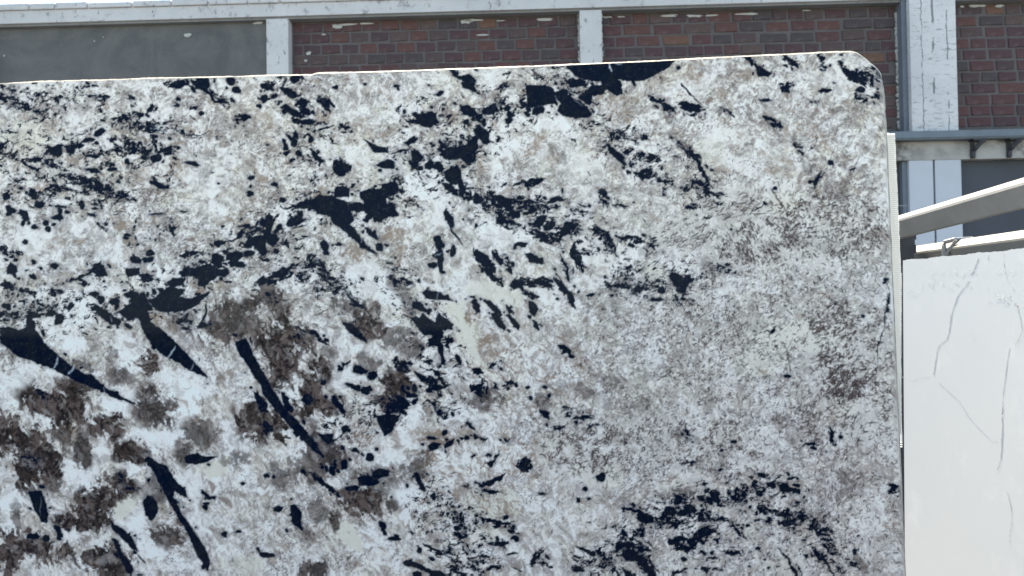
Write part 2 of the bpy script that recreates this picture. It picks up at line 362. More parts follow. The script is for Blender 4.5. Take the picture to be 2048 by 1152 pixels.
P((660,660),(760,655),(800,650),(815,720),(780,745),(740,735),(690,700),wq=.9);P((935,625),(980,615),(1030,650),(1040,675),(1000,690),(950,670),wq=.8);P((1060,655),(1090,620),(1130,605),(1150,640),(1130,675),(1080,665),wq=.8)
E(770,627,10,6);E(900,605,10,7);E(610,650,10,14,45);E(870,675,15,12);ST(880,715,60,15,-30,.6);E(1045,700,12,20);E(1075,730,12,14);E(1225,668,26,13,80);E(1215,640,12,8);LN([(1090,740),(1120,765),(1200,775),(1280,765),(1312,720)],4,F=BR,al=.6)
P((1030,790),(1110,772),(1060,810));P((610,835),(670,795),(682,825),(630,855));P((370,815),(430,850),(500,870),(525,895),(440,890),(400,850));P((445,965),(515,930),(553,945),(550,985),(480,985),wq=.2)
P((650,880),(690,885),(720,915),(700,940),(650,920));P((645,950),(690,935),(690,970),(650,985));E(755,965,26,22);E(700,990,20,10);ST(250,980,45,35,50,.95);ST(100,925,40,16,30,.85);K(100,920,70,50,10,9)
ST(845,850,40,35,60,.9);P((815,905),(870,870),(930,865),(945,920),(900,935),(840,925));P((955,860),(1000,815),(1030,820),(1035,870),(990,900),(950,910));P((930,905),(1015,890),(1020,940),(975,960),(930,930),wq=.8);ST(990,810,40,20,0,.6);ST(600,870,60,30,-30,.3)
E(815,985,25,20);P((835,1010),(915,960),(945,1010),(945,1070),(890,1085),(850,1050));P((920,1060),(950,1050),(975,1130),(940,1130));P((830,1070),(880,1080),(925,1130),(900,1140),(850,1105))
E(240,1120,38,28);P((355,1130),(400,1110),(470,1120),(470,1160),(350,1160),wq=.8);P((480,1085),(560,1065),(580,1100),(560,1140),(500,1155),(475,1120));ST(1340,1065,70,18,-15,.85);K(330,1090,60,30,8,9)
P((1790,840),(1810,835),(1870,890),(1905,950),(1890,955),(1830,905),wq=.9);ST(1870,780,60,18,25,.3);E(2020,797,15,12);ST(2010,920,35,25,0,.7);ST(2010,1025,40,18,25,.6);ST(1730,715,40,12,10,.6);K(1000,720,60,50,16,9);K(700,1000,100,60,10,8);K(900,800,100,60,18,7)
Tn(470,525,50,28,0,.6);Tn(540,560,40,40,0,.5);Tn(870,690,50,40,0,.6);Tn(1370,855,55,26,-60,.7);Tn(1050,950,50,35,30,.7);Tn(1830,640,90,40,20,.5);Tn(1450,900,60,30,60,.4);Tn(390,760,60,30,30,.45);Tn(150,660,60,30,0,.5);Tn(270,730,50,25,0,.5);Tn(1940,600,60,25,-20,.5)
B(1520,900,50,26,50,.45);B(1560,1030,70,22,10,.5);B(1850,770,90,25,20,.5);B(1480,860,30,18,0,.4);B(1750,1090,90,25,10,.4);E(752,500,6)
Wt(1450,700,110,60,-10,1);Wt(1160,860,80,90,0,.9);Wt(1250,690,50,50,0,.8);Wt(700,1080,90,50,30,.9);Wt(330,950,40,60,0,.7);Wt(1660,980,120,50,0,.6);Wt(1160,440,60,30,0,.7)
# ===== top right crop
Z(1200, 0, 2.924)
P((-190,384),(0,362),(300,352),(440,352),(400,395),(330,430),(285,455),(180,478),(90,465),(-60,470),(-150,440));B(370,400,60,45,-30,.7);E(460,398,10)
P((850,332),(880,335),(920,385),(1000,430),(975,448),(935,435),(900,385),wq=.9);ST(1110,350,50,12,40,.7);ST(1135,378,38,16,30,.7);ST(1295,335,25,25,0,.9);ST(1305,390,30,26,0,.5);E(1405,316,9,7);E(1407,360,16,10,30);E(1353,383,8,8)
ST(1490,440,90,22,32,1);ST(1600,450,70,50,40,.3);E(1525,525,28,18,-10);ST(1540,580,45,35,0,.45);ST(1630,560,35,20,30,.5);ST(1095,500,40,12,-5,.8);ST(1075,518,20,10,0,.8);ST(960,580,25,10,0,.5);ST(1315,515,30,18,0,.5);ST(1260,595,30,15,0,.5)
LN([(475,490),(520,550),(600,605)],12);ST(545,630,60,30,15,.95);ST(330,585,50,18,30,.7);ST(390,640,50,28,40,.3);B(390,650,80,45,35,.6);B(720,650,70,25,20,.6);ST(740,650,50,12,30,.5);B(990,715,75,30,10,.8);ST(1020,720,45,22,30,.6)
LN([(150,675),(210,685)],5);LN([(225,700),(230,718)],5);ST(140,795,70,22,25,.7);P((40,835),(70,850),(140,930),(145,955),(120,945),(70,890),wq=.9);E(262,795,18,14);E(240,800,8,6)
B(470,820,110,25,35,.65);ST(480,840,70,16,38,.4);ST(525,890,35,15,55,.8);ST(600,990,110,14,55,.85);ST(270,920,60,26,15,.8);ST(300,1030,90,16,15,.8);ST(590,1090,55,38,40,.7);ST(500,1100,40,25,0,.6);ST(680,1135,40,14,0,.6);E(365,1140,8,10);ST(20,1130,30,20,45,.7)
B(1150,830,60,30,50,.5);ST(1170,870,50,16,55,.6);B(1230,980,85,60,60,.7);ST(1260,1060,70,14,-60,.5);E(1345,948,18,16);LN([(1325,930),(1360,970)],12);E(1020,1100,12,10);B(1580,780,60,22,-30,.6);LN([(1530,900),(1500,960),(1465,1050)],4);E(1480,990,16,4)
B(1380,630,50,26,50,.6);B(1520,640,26,26,0,.5);B(1440,710,26,22,0,.6);B(1260,590,40,25,0,.5);Tn(930,900,26,20,60,.7);Tn(1085,1028,30,15);Tn(1240,780,60,25,40,.6);Tn(1310,830,35,22,60,.7);Tn(540,450,40,40,0,.6);Tn(1000,1000,50,14,-20,.6);Tn(830,790,40,20,0,.5);Tn(60,600,60,25,-20,.6);Tn(350,450,40,30,0,.6);Tn(700,560,40,30,0,.5);Tn(860,440,70,25,0,.45);B(180,1110,90,30,0,.5);B(60,760,70,25,20,.5)
B(1370,1110,120,50,10,.7);Wt(820,790,110,50,0,.8);Wt(560,530,80,50,0,.6);Wt(1110,1090,90,50,0,.7);Wt(340,870,80,40,0,.5);Cm(640,900,60,60,0,.5)
# ===== middle left crop
Z(0, 380, 2.88)
E(40,38,25,14);ST(185,20,30,25,0,.85);E(225,80,30,16,20);P((30,90),(60,85),(98,120),(80,135),(40,115));E(45,135,20,14);E(345,95,30,9,5);E(342,125,14,18);P((112,115),(150,120),(165,170),(145,180),(115,140));E(332,160,36,13,3)
E(132,190,12,16);E(262,190,15,18);E(193,207,12,16);E(275,228,20,18);E(472,80,18,26);E(385,130,12,8);E(525,142,22,8,15);ST(590,205,50,25,25,.15);ST(575,85,30,15,0,.4);E(143,300,12,12);ST(80,360,40,20,10,.6);ST(30,340,30,15,30,.6);E(195,415,12,14);E(235,455,8,9);E(315,435,22,14)
P((40,445),(60,415),(85,425),(98,470),(70,490),(35,480));E(155,465,12,7);E(190,500,20,14);ST(155,590,35,18,0,.9);ST(50,560,50,20,20,.3);K(150,560,150,60,24,8)
P((540,440),(580,418),(605,445),(620,495),(570,498),(545,470),wq=.8);ST(560,450,60,22,-15,.6);ST(450,510,120,10,-18,.4);E(485,540,18,13,-45);E(305,590,15,18);ST(330,580,40,14,0,.4)
P((722,450),(800,445),(805,485),(740,500),(725,480));P((820,490),(850,480),(885,520),(850,530),(822,520));E(778,405,30,16,10);E(853,405,30,14);E(870,370,22,14);E(720,275,15,8);K(830,270,120,90,20,9);K(960,220,60,60,12,10);E(985,230,12,25,-30);E(900,137,30,5);E(1055,120,22,6)
E(1290,210,10,7);ST(1400,210,30,12,0,.6);E(1440,17,20,14);E(1630,55,18,18);ST(1700,100,60,10,-5,.7);P((1225,375),(1255,362),(1290,385),(1280,430),(1240,445),(1215,420))
P((1035,480),(1090,450),(1150,440),(1210,440),(1285,470),(1270,490),(1230,520),(1190,525),(1130,505),(1040,505),wq=.9);E(1265,303,28,14,-5);LN([(1240,300),(1330,295),(1400,260)],12);ST(1470,215,110,20,-28,.85);P((1525,180),(1570,175),(1560,230),(1530,240));P((1420,290),(1470,265),(1530,260),(1535,360),(1510,375),(1470,335))
P((1305,370),(1360,350),(1375,375),(1350,400),(1310,400));E(1365,432,45,17,8);E(1530,405,20,10);E(1595,355,16,14);ST(1640,310,35,18,60,.7);ST(1600,495,130,26,-25,.85);ST(1090,375,40,18,-10,.7);ST(1180,415,60,10,-15,.4)
E(550,598,20,14);E(582,636,22,20);P((548,685),(570,675),(640,715),(698,760),(685,780),(630,765),(565,720));E(755,603,32,17);E(718,578,10,7)
P((680,705),(760,650),(800,600),(825,597),(875,665),(880,690),(850,695),(860,760),(930,805),(1000,870),(1080,950),(1130,1000),(1200,1080),(1140,1060),(1060,1010),(960,960),(880,900),(830,820),(805,770),(790,725),(740,750))
P((870,640),(900,625),(950,560),(1000,560),(1060,580),(1030,610),(1100,630),(1210,590),(1200,615),(1100,680),(1060,700),(980,705),(900,690),wq=.7);E(1175,535,24,18);LN([(1185,655),(1190,700),(1160,760)],16);ST(1180,770,40,20,-20,.6);ST(1060,770,60,46,40,.4);B(1070,760,70,70,0,.5)
LN([(350,620),(310,690),(350,725)],14);E(345,718,30,11,15);ST(220,690,120,30,-10,.25);ST(120,720,120,24,-8,.25);K(180,660,140,60,34,7)
P((0,790),(60,790),(120,810),(150,790),(200,800),(260,880),(330,950),(400,1010),(480,1060),(560,1110),(620,1150),(560,1150),(400,1080),(300,1030),(200,990),(100,950),(30,900),(0,885))
B(1500,640,110,50,-30,.9);ST(1590,640,70,8,-10,.3);B(1290,790,110,100,0,.9);B(1400,760,80,60,0,.8);B(1650,850,130,130,0,1);B(1600,1000,90,110,0,1);B(840,1000,60,55,0,1);B(680,1070,50,40,0,.8);B(480,1020,70,40,20,.7);B(640,930,26,46,0,.6);B(420,1110,50,60,0,.6)
Tn(890,740,40,40,0,.8);Tn(600,790,60,60,0,.4);Tn(1130,570,40,32,0,.9);Tn(740,330,40,60,0,.5);Tn(680,190,60,25,20,.7);Tn(470,300,35,20,0,.6);Tn(320,310,40,30,0,.5);Tn(690,650,40,40,0,.7);Tn(960,800,60,30,40,.5);Tn(1230,560,60,22,-20,.6);Tn(730,780,50,30,0,.5);Tn(350,500,60,30,0,.35);Tn(150,400,60,30,0,.3)
Wt(970,505,70,52,0,1);Wt(640,570,60,50,0,.8);Wt(150,290,110,70,0,.8);Wt(1640,150,70,60,0,.8);Wt(450,690,80,70,0,.9);Wt(350,830,150,70,20,.9);Wt(700,900,150,60,40,.8);Wt(1000,1090,150,50,20,.8);Wt(150,1080,160,60,0,.8);Wt(1280,420,30,20);Wt(1500,520,50,30,0,.6)
# ===== centre crop
Z(600, 380, 2.88)
P((0,75),(60,55),(110,35),(200,40),(270,70),(300,150),(310,170),(280,190),(340,260),(390,320),(440,365),(400,355),(330,300),(240,220),(190,190),(160,140),(110,135),(60,105),(0,110),wq=.6);LN([(-80,110),(-20,90),(20,80)],16);E(230,15,30,22)
P((350,30),(400,10),(450,0),(560,0),(550,20),(490,50),(500,90),(530,75),(560,140),(520,150),(490,165),(430,175),(420,150),(380,190),(365,180),(385,140),(330,120),(330,90),(370,80),wq=.6)
Tn(395,95,18,26,0,.9);E(415,250,40,12,35);E(455,325,26,20,50);E(500,317,12,5);E(150,335,35,22,80);E(225,312,15,7);E(35,265,16,5);ST(90,440,60,40,50,.9);ST(200,540,170,24,40,.9);ST(20,500,30,30,0,.6)
E(860,165,50,16,65);LN([(870,215),(900,260),(930,315)],14);E(795,308,40,22,65);E(878,355,32,16,95);E(805,410,62,17,85);E(795,372,20,14);E(765,430,22,16);E(820,475,12,10);E(1265,320,40,13);E(1350,395,50,22,30);E(1160,172,28,18);E(1015,205,9,9)
ST(1080,440,105,26,50,.95);ST(1150,390,50,24,40,.6);ST(1210,440,50,20,80,.6);E(1040,380,35,20,20);ST(1110,60,50,45,30,.85);ST(1320,90,120,38,5,.9);ST(1480,60,150,20,10,.5);ST(1200,180,80,28,35,.85);ST(1330,190,50,36,0,.5);ST(1400,270,90,26,15,.85);ST(1570,220,60,45,20,.7);ST(1640,130,90,14,15,.6)
ST(1595,380,80,20,75,.8);ST(1540,440,70,22,65,.4);ST(1700,250,30,15,0,.5);E(885,12,28,14,20);ST(960,30,40,22,20,.9);ST(1030,35,20,14,0,.7);ST(570,520,65,14,18,.95);B(600,600,90,26,50,.7)
P((703,590),(730,577),(800,590),(860,625),(875,632),(800,632),(730,630));P((655,640),(690,650),(740,695),(720,705),(650,670));P((985,645),(1010,632),(1030,660),(1040,705),(1020,712),(1000,680))
P((1068,650),(1100,645),(1160,720),(1150,730),(1090,680));P((1100,710),(1130,710),(1190,790),(1180,805),(1150,790),(1110,740));P((1190,665),(1215,675),(1235,715),(1200,700));P((1185,720),(1210,725),(1270,785),(1265,805),(1230,780));P((1320,645),(1345,645),(1370,685),(1350,730),(1320,700));P((1335,750),(1360,760),(1372,805),(1340,790))
P((1210,555),(1240,520),(1285,520),(1290,570),(1240,580),wq=.9);ST(1370,540,90,18,15,.9);ST(1330,600,40,20,30,.8);ST(1420,515,40,10,0,.7);ST(1530,580,90,22,60,.85);LN([(1480,480),(1560,600),(1590,670)],10);E(1583,552,8,7);ST(1690,605,30,13,0,.6);E(1480,627,8,8)
P((248,765),(280,762),(340,800),(385,875),(340,860),(290,825));P((640,740),(700,740),(720,720),(760,760),(790,770),(800,710),(880,770),(870,800),(820,810),(830,850),(770,840),(700,820),wq=.7);P((780,850),(800,845),(825,900),(820,970),(800,940));LN([(840,875),(865,940)],16);E(825,985,25,12,80)
E(915,975,28,16,70);ST(745,990,30,14,40,.95);P((1490,895),(1530,895),(1560,930),(1560,955),(1530,940));ST(1130,1000,45,22,-15,.4);ST(1020,1045,30,14,35,.9);E(340,1030,34,20,15);ST(420,1075,30,22,0,.95);ST(590,1020,45,30,30,.8);ST(240,1020,45,12,-40,.7)
E(135,1110,20,12);P((660,1050),(720,1070),(740,1110),(700,1100));E(790,1055,22,14,45);E(820,1090,14,12);ST(765,1120,30,30,0,.95);ST(70,830,100,15,30,.7);LN([(110,720),(150,690)],6)
B(330,680,110,40,10,.8);B(400,760,80,70,0,1);B(570,820,90,46,-20,.7);B(40,850,70,70,0,.9);B(50,1060,90,90,0,1);B(540,1120,60,50,0,.9);B(650,910,50,40,0,.7);B(400,1000,60,40,0,.7);B(640,700,30,60,0,.6);B(170,930,50,25,0,.6)
P((830,680),(880,640),(960,640),(930,700),(960,760),(1010,780),(1030,860),(1020,950),(1100,1050),(1150,1100),(1080,1060),(1000,960),(900,870),(910,780),F=CR,wq=.8);Cm(1150,600,130,45,15,.8);Cm(1060,570,80,30,0,.6)
Wt(1150,250,130,50,20,.9);Wt(60,170,80,60,0,.9);Wt(450,560,120,60,50,.8);Wt(350,470,100,60,40,.7);Wt(1650,330,70,60,0,.6);Tn(1100,850,46,34,0,.8);Tn(990,710,32,46,0,.9);Tn(540,260,50,35,0,.7);Tn(310,360,50,40,0,.8);Tn(590,390,30,60,0,.5);Tn(650,75,40,18,0,.6);Tn(130,200,30,40,0,.5);Tn(1290,740,50,50,0,.6);Tn(1045,790,30,30,0,.6);Tn(1130,940,50,20,-30,.7);Tn(1600,1000,30,50,0,.5);Tn(1050,900,20,40,0,.6)
# ===== middle right crop
Z(1200, 380, 2.88)
ST(30,60,40,36,30,.45);ST(110,80,50,20,15,.35);LN([(560,0),(640,50)],14);ST(680,35,25,12,0,.6);ST(520,95,40,18,10,.55);ST(40,290,90,26,50,.75);ST(190,285,70,20,10,.75);ST(300,300,30,36,0,.6);B(270,360,50,20,0,.6)
P((400,495),(430,480),(470,515),(520,490),(525,520),(500,560),(495,605),(465,590),(430,550),wq=1);ST(680,460,70,22,20,.3);P((735,460),(760,465),(740,480));E(350,575,18,16);E(325,628,30,10);ST(240,560,50,28,-20,.4);K(170,540,170,90,80,7);ST(160,550,120,50,0,.0)
E(953,77,10,9);LN([(955,80),(900,110),(870,138)],8);E(757,225,7,7);E(360,30,10,6,60);LN([(990,0),(1030,70),(1080,140)],8,F=BR);LN([(1120,160),(1150,90)],8,F=BR,al=.6)
B(1270,310,100,36,20,.6);B(1590,240,60,40,0,.6);B(1230,700,26,55,-10,.95);B(1335,725,15,13,0,.9);B(1600,570,50,40,0,.5);B(880,700,20,80,0,.5);B(360,865,40,26,0,1);B(80,660,120,50,0,.5);B(640,440,60,36,0,.5);B(920,780,60,36,0,.5);B(700,800,120,60,0,.35);B(60,1100,60,50,0,.9);B(450,960,100,50,0,.5);B(260,1080,60,40,0,.5)
B(780,1045,30,25,0,.6);B(1150,970,30,12,0,.7);B(1000,1080,110,12,-5,.7);B(850,870,30,18,0,.6);B(430,1015,110,8,-2,.8);B(1330,30,110,40,10,.65);B(1150,290,60,40,50,.5);B(1460,260,80,40,0,.4);B(240,160,70,40,0,.35);B(1550,800,60,24,-30,.6);B(1530,700,40,50,0,.4);B(1400,620,40,25,0,.35);B(1480,480,60,30,0,.5)
LN([(1640,510),(1670,600),(1650,700),(1640,800),(1600,900),(1590,1000),(1590,1120)],6);ST(1655,700,90,10,92,.4);ST(1640,520,20,16,0,.6);LN([(1320,700),(1330,650),(1360,640),(1390,700)],5,F=BR);LN([(900,820),(1000,815)],6);E(995,815,12,8);LN([(1075,930),(1095,1050)],5);E(1080,1075,14,12);LN([(1380,660),(1410,710)],5,F=BR);E(1357,658,7)
Cm(1100,830,180,70,0,.9);Cm(900,1000,120,60,0,.6);Cm(1080,90,70,70,0,.8);Cm(330,480,50,30,20,.7);Tn(1150,720,40,22,0,.8);Tn(1280,605,40,14,-10,.8);Tn(940,1050,26,26,0,.9);Wt(160,360,70,30,0,.8);Wt(440,440,70,25,30,.8);Wt(1500,770,60,35,0,.7);Wt(60,420,60,50,0,.6);Wt(600,620,80,30,0,.5)
# ===== bottom left crop
Z(0, 752, 2.88)
B(330,170,150,95,10,1);B(620,280,70,70,0,1);B(900,180,90,90,0,.9);B(120,330,110,90,20,1);B(180,500,140,110,0,1);B(20,300,50,80,0,.9);B(280,640,50,20,0,.8);B(480,430,35,80,0,.9);B(760,440,80,50,0,1);B(1050,430,40,50,0,.8);B(1160,320,80,50,0,.8)
B(1470,230,80,110,0,1);B(1600,290,100,80,0,1);B(1360,480,50,40,0,.7);B(1640,560,60,60,0,.7);B(660,640,90,60,0,1);B(540,760,90,90,0,1);B(480,830,120,40,0,1);B(990,900,90,60,0,.9);B(100,980,130,70,0,1);B(330,1020,130,80,0,1);B(560,1060,140,70,0,1);B(30,1130,60,40,0,1);B(900,640,60,60,0,.7);B(100,810,36,56,0,.7);B(420,60,70,50,0,.9);B(700,20,90,30,0,.6);B(640,1130,90,30,0,.9);B(340,330,60,40,20,.8);B(1640,20,80,30,0,.8)
P((400,-5),(520,-5),(600,60),(680,105),(770,155),(660,120),(580,80),(460,30))
P((835,480),(860,468),(910,510),(950,515),(1000,590),(1060,660),(1075,700),(1040,690),(995,655),(1000,700),(1040,790),(1110,880),(1160,960),(1205,1060),(1205,1120),(1180,1100),(1130,1020),(1090,920),(1030,820),(990,740),(960,680),(910,600),(870,540))
P((1057,475),(1080,460),(1140,452),(1200,465),(1250,462),(1190,490),(1130,506),(1075,495));E(870,755,60,32,80);P((165,670),(235,665),(260,720),(280,790),(270,850),(240,840),(200,760));P((315,860),(350,870),(362,925),(335,935));E(270,933,18,14);E(190,925,30,15)
P((640,840),(700,880),(760,930),(800,1010),(770,1000),(700,930),(650,880));P((650,940),(680,950),(700,1010),(770,1110),(760,1152),(730,1120),(690,1030));P((780,1155),(800,1135),(850,1155));LN([(800,1040),(840,1085)],12)
E(1535,573,14,12);E(1571,572,9,10);E(1175,752,16,13);P((1165,660),(1190,670),(1215,700),(1190,712));E(1397,622,12,12);E(1605,765,28,16,-30);E(1298,908,15,11);E(1380,900,15,9);P((1680,740),(1700,735),(1735,790),(1740,890),(1700,860),(1675,800));E(1540,1028,36,16,10);ST(1500,1000,40,12,40,.3)
P((1460,95),(1480,100),(1545,160),(1540,205),(1500,190),(1470,140));P((1620,100),(1640,110),(1690,190),(1680,205),(1640,170));P((1520,255),(1570,290),(1560,315),(1520,290));ST(240,110,60,14,45,.2);ST(180,480,80,50,30,.1);ST(690,590,60,14,60,.3);ST(740,640,60,12,20,.3)
P((640,740),(700,670),(770,660),(800,700),(760,770),(700,820),(660,830),F=CR,wq=.5);P((1180,520),(1330,460),(1300,560),(1200,590),F=CR);Cm(1430,1080,100,50,0,.7);Cm(1250,540,80,30,0,.6);Tn(380,320,50,40,0,.7);Tn(1210,230,60,18,55,.6);Tn(1420,1000,60,30,30,.4);Tn(960,780,60,40,0,.5)
Wt(100,100,110,80,0,1);Wt(230,260,110,50,20,1);Wt(680,180,120,50,0,1);Wt(1050,120,120,100,20,1);Wt(900,350,140,40,0,.9);Wt(60,420,40,60,0,.9);Wt(430,580,120,60,30,.8);Wt(100,700,80,60,0,.9);Wt(60,880,60,50,0,.9);Wt(420,920,80,50,0,.8);Wt(780,850,60,60,0,.9);Wt(850,980,70,100,20,.9);Wt(1090,620,60,60,0,.8);Wt(450,1070,70,40,0,.9);Wt(1150,860,60,60,0,.6);Wt(1650,80,50,40,0,.9)
# ===== bottom middle crop
Z(600, 752, 2.88)
E(420,5,28,22);E(310,60,40,15,10);E(375,82,26,20,15);E(135,38,20,12);E(40,140,32,26,30);P((180,105),(210,120),(265,200),(262,222),(225,190),(190,150));B(110,180,110,80,10,1);B(70,270,80,30,0,.7);B(540,80,80,80,0,1);P((560,110),(620,140),(625,175),(580,190),(550,160))
ST(560,170,70,45,0,.7);P((440,230),(520,220),(570,225),(560,255),(535,290),(530,320),(490,345),(470,310),(450,270));P((605,85),(640,95),(675,110),(665,122),(620,115));E(662,65,14,18);E(657,150,14,18);ST(770,50,38,28,60,.95);ST(825,35,28,16,45,.8);ST(1030,80,55,40,70,.8);B(1070,120,70,50,0,.8);B(945,135,16,30,-30,1)
ST(800,200,50,20,45,.95);E(985,283,28,9,50);E(262,302,22,17);E(10,345,14,25);P((108,335),(195,335),(190,360),(165,390),(130,365));B(160,420,90,110,0,.9);B(60,520,90,60,0,.8)
E(250,415,12,12);E(318,425,15,15);E(440,418,12,12);E(403,468,20,20);E(255,510,16,22);E(200,510,8,22);E(285,482,9,8);E(183,545,16,24);E(150,538,12,14);E(218,540,10,10);E(15,547,16,12);E(122,530,10,14)
P((330,590),(370,570),(430,575),(450,610),(420,632),(370,630),(340,612));P((425,545),(460,530),(510,545),(500,575),(440,590));B(420,590,130,55,0,.6);E(300,648,40,14,-10);ST(150,630,100,16,42,.85);LN([(65,560),(130,620),(220,695)],12)
P((655,560),(680,560),(720,640),(718,668),(700,655),(680,620));E(770,690,14,22);B(690,500,40,50,0,.7);B(600,560,50,35,0,.7);LN([(770,575),(745,640)],8,F=BR);P((735,400),(770,380),(808,385),(790,415),(745,428));P((825,390),(885,365),(870,400),(835,415));E(755,352,24,11);E(828,325,16,15);Tn(780,340,80,40,0,.8);Tn(750,470,30,35,0,.8)
E(932,360,13,8);E(965,360,14,12);ST(1030,350,40,8,10,.7);E(1003,462,14,8,-20);ST(1110,480,45,18,-45,.8);ST(1190,370,30,12,-50,.4);ST(1295,510,35,30,0,.9);P((1380,205),(1410,195),(1432,215),(1430,245),(1400,235));E(1545,228,16,7);E(1620,235,40,10);ST(1640,215,90,9,0,.3);ST(1495,293,35,10,0,.6);ST(1680,295,25,14,-20,.6)
E(1440,108,11,9);E(1325,130,10,14);E(1415,58,16,5);E(1310,65,12,10);E(1247,47,9,9);ST(1200,45,25,20,0,.8);ST(1135,60,30,10,0,.5);B(1640,90,50,45,0,.9);B(1380,140,50,35,0,.7);B(1550,50,50,30,0,.7);ST(1525,185,30,12,0,.6);ST(1110,600,65,12,-22,1);ST(1030,655,80,12,10,.7);E(1125,672,35,5)
E(525,700,7,7);E(478,862,26,16,50);E(540,940,34,14,10);E(632,907,16,4,15);B(350,740,110,75,0,1);B(200,830,30,40,0,.9);B(100,780,45,50,0,.7);B(520,760,25,30,0,.8);B(40,900,40,60,0,.6);B(80,1110,60,50,0,.9);P((180,900),(230,850),(290,840),(350,950),(355,1010),(290,990),(230,930),F=CR)
ST(870,795,20,14,0,.7);ST(930,850,60,36,60,.4);K(950,820,120,80,34,8);ST(1130,835,80,11,8,.9);E(1180,810,14,12);ST(1210,880,50,18,40,.5);E(920,915,32,12,25);ST(960,990,40,22,60,.6);E(1237,937,20,14,20);E(1150,965,35,12);E(1095,962,12,7);E(1133,935,12,12)
LN([(715,970),(760,990),(830,1010)],20);ST(830,1015,50,18,15,.8);LN([(870,1035),(950,1020)],10);E(685,1008,16,18);LN([(830,1035),(910,1075)],10);LN([(600,1070),(640,1080),(720,1115),(800,1140),(860,1155)],28);E(755,1048,16,10,15);E(620,1070,22,18);E(672,1135,26,12);E(790,1138,45,14,10)
LN([(1190,1030),(1260,1015)],14);ST(1120,1100,40,12,-25,.7);ST(1000,1105,60,16,30,.85);LN([(1220,1100),(1275,1130)],9);ST(1050,1080,40,8,0,.6);ST(900,1120,60,13,20,.6);ST(1370,1050,50,20,-50,.7);ST(1400,1090,50,10,20,.7);LN([(1600,985),(1680,1020),(1740,1040)],24);ST(1640,1060,50,16,20,.5);ST(1600,1115,30,13,0,.7)
E(1640,652,13,14);E(1605,717,11,13);E(1660,710,9,7);E(1395,675,18,5);E(1715,585,18,18);Tn(1350,570,18,18,0,.9);Tn(900,380,40,20,0,.6);Tn(940,310,50,20,0,.4);Tn(1340,370,25,20,0,.6);Tn(1420,420,16,26,0,.7);Tn(670,340,30,30,0,.6);Cm(1150,720,140,60,0,.7);Cm(1060,900,60,40,0,.7);Cm(1640,570,60,30,40,.7);Cm(1460,380,60,30,0,.5)
Wt(650,300,60,90,30,.9);Wt(480,480,90,40,0,.8);Wt(220,600,60,50,0,.8);Wt(640,660,100,40,0,.7);Wt(850,480,80,30,0,.6);Wt(420,20,60,30,0,.5);Wt(1240,440,60,60,0,.5);Wt(430,900,60,60,0,.5)
# ===== bottom right crop
Z(1200, 752, 2.88)
B(250,150,90,55,-20,.8);B(50,170,30,40,0,.6);B(30,20,50,40,0,.8);B(480,340,60,36,30,.9);B(560,370,50,30,30,.8);ST(500,340,60,26,40,.1);B(100,370,60,50,0,.6);B(770,220,40,22,0,.9);B(700,260,40,14,-20,.6);B(620,180,60,36,0,.5);B(700,490,26,56,0,.7);B(640,540,50,28,0,.6);B(970,260,100,14,-5,.7);B(780,360,50,25,0,.7);E(775,372,18,9)
Tn(1375,245,35,32,0,1);Tn(1340,170,22,28,0,.9);Tn(1455,135,20,18,0,.9);Tn(720,615,38,28,0,.9);Tn(1120,630,30,18,0,.8);B(1415,610,60,110,10,.9);B(1440,700,35,70,0,.8);B(1290,700,40,40,0,.5);Tn(1680,850,32,18,0,.9);Tn(1260,180,20,18,0,.8);Tn(940,730,40,20,0,.7);Tn(870,600,40,18,0,.5);Tn(1560,540,50,18,0,.5)
ST(1335,340,60,16,80,.4);ST(1200,390,60,18,-10,.2);E(705,428,10,6);ST(515,500,35,11,5,.8);E(690,535,14,8);E(927,568,26,13,5);E(608,620,11,9);E(5,585,20,25);P((965,605),(1010,600),(1025,640),(1000,640),(970,625),wq=.9);P((1035,620),(1090,612),(1100,640),(1145,665),(1145,685),(1110,670),(1050,650),wq=.9);ST(1110,590,20,8,-20,.7)
ST(885,630,25,14,0,.9);ST(810,670,60,24,-10,.9);ST(930,655,40,22,0,.7);ST(800,710,60,20,0,.5);E(675,678,14,10);ST(650,715,90,8,3,.8);ST(580,690,50,18,0,.25);ST(690,745,25,8,0,.7);ST(470,740,60,38,35,1);ST(590,800,120,15,15,.9);B(430,685,70,25,0,.9);ST(190,760,60,36,0,.25);ST(385,840,95,34,-5,.9);ST(650,830,100,18,5,.4);ST(230,900,30,30,0,.4)
ST(600,910,75,36,-40,.85);ST(470,970,70,36,20,.9);ST(770,1015,45,15,5,.8);ST(800,895,45,12,45,.8);E(855,862,14,10);E(905,828,14,6);ST(920,775,25,18,0,.9);ST(1000,790,80,13,20,.8);ST(1080,830,50,45,50,.9);ST(970,835,40,14,0,.5);ST(1140,745,40,12,35,.6);ST(1170,820,25,18,0,.8)
LN([(1160,790),(1230,860),(1300,960),(1400,1045)],15);LN([(1200,790),(1260,850),(1330,940),(1370,1010)],12);LN([(1230,880),(1290,970),(1340,1040)],12);ST(1290,930,150,22,56,.5);B(1250,810,50,60,50,.8);LN([(1240,1010),(1310,1080),(1345,1155)],16);ST(1270,1030,50,22,40,.7);LN([(1040,1000),(1090,1060),(1130,1155)],12);ST(1120,1110,40,22,60,.7);ST(1385,1110,40,14,60,.4);B(1060,940,30,20,0,.8);LN([(1090,950),(1105,970)],6)
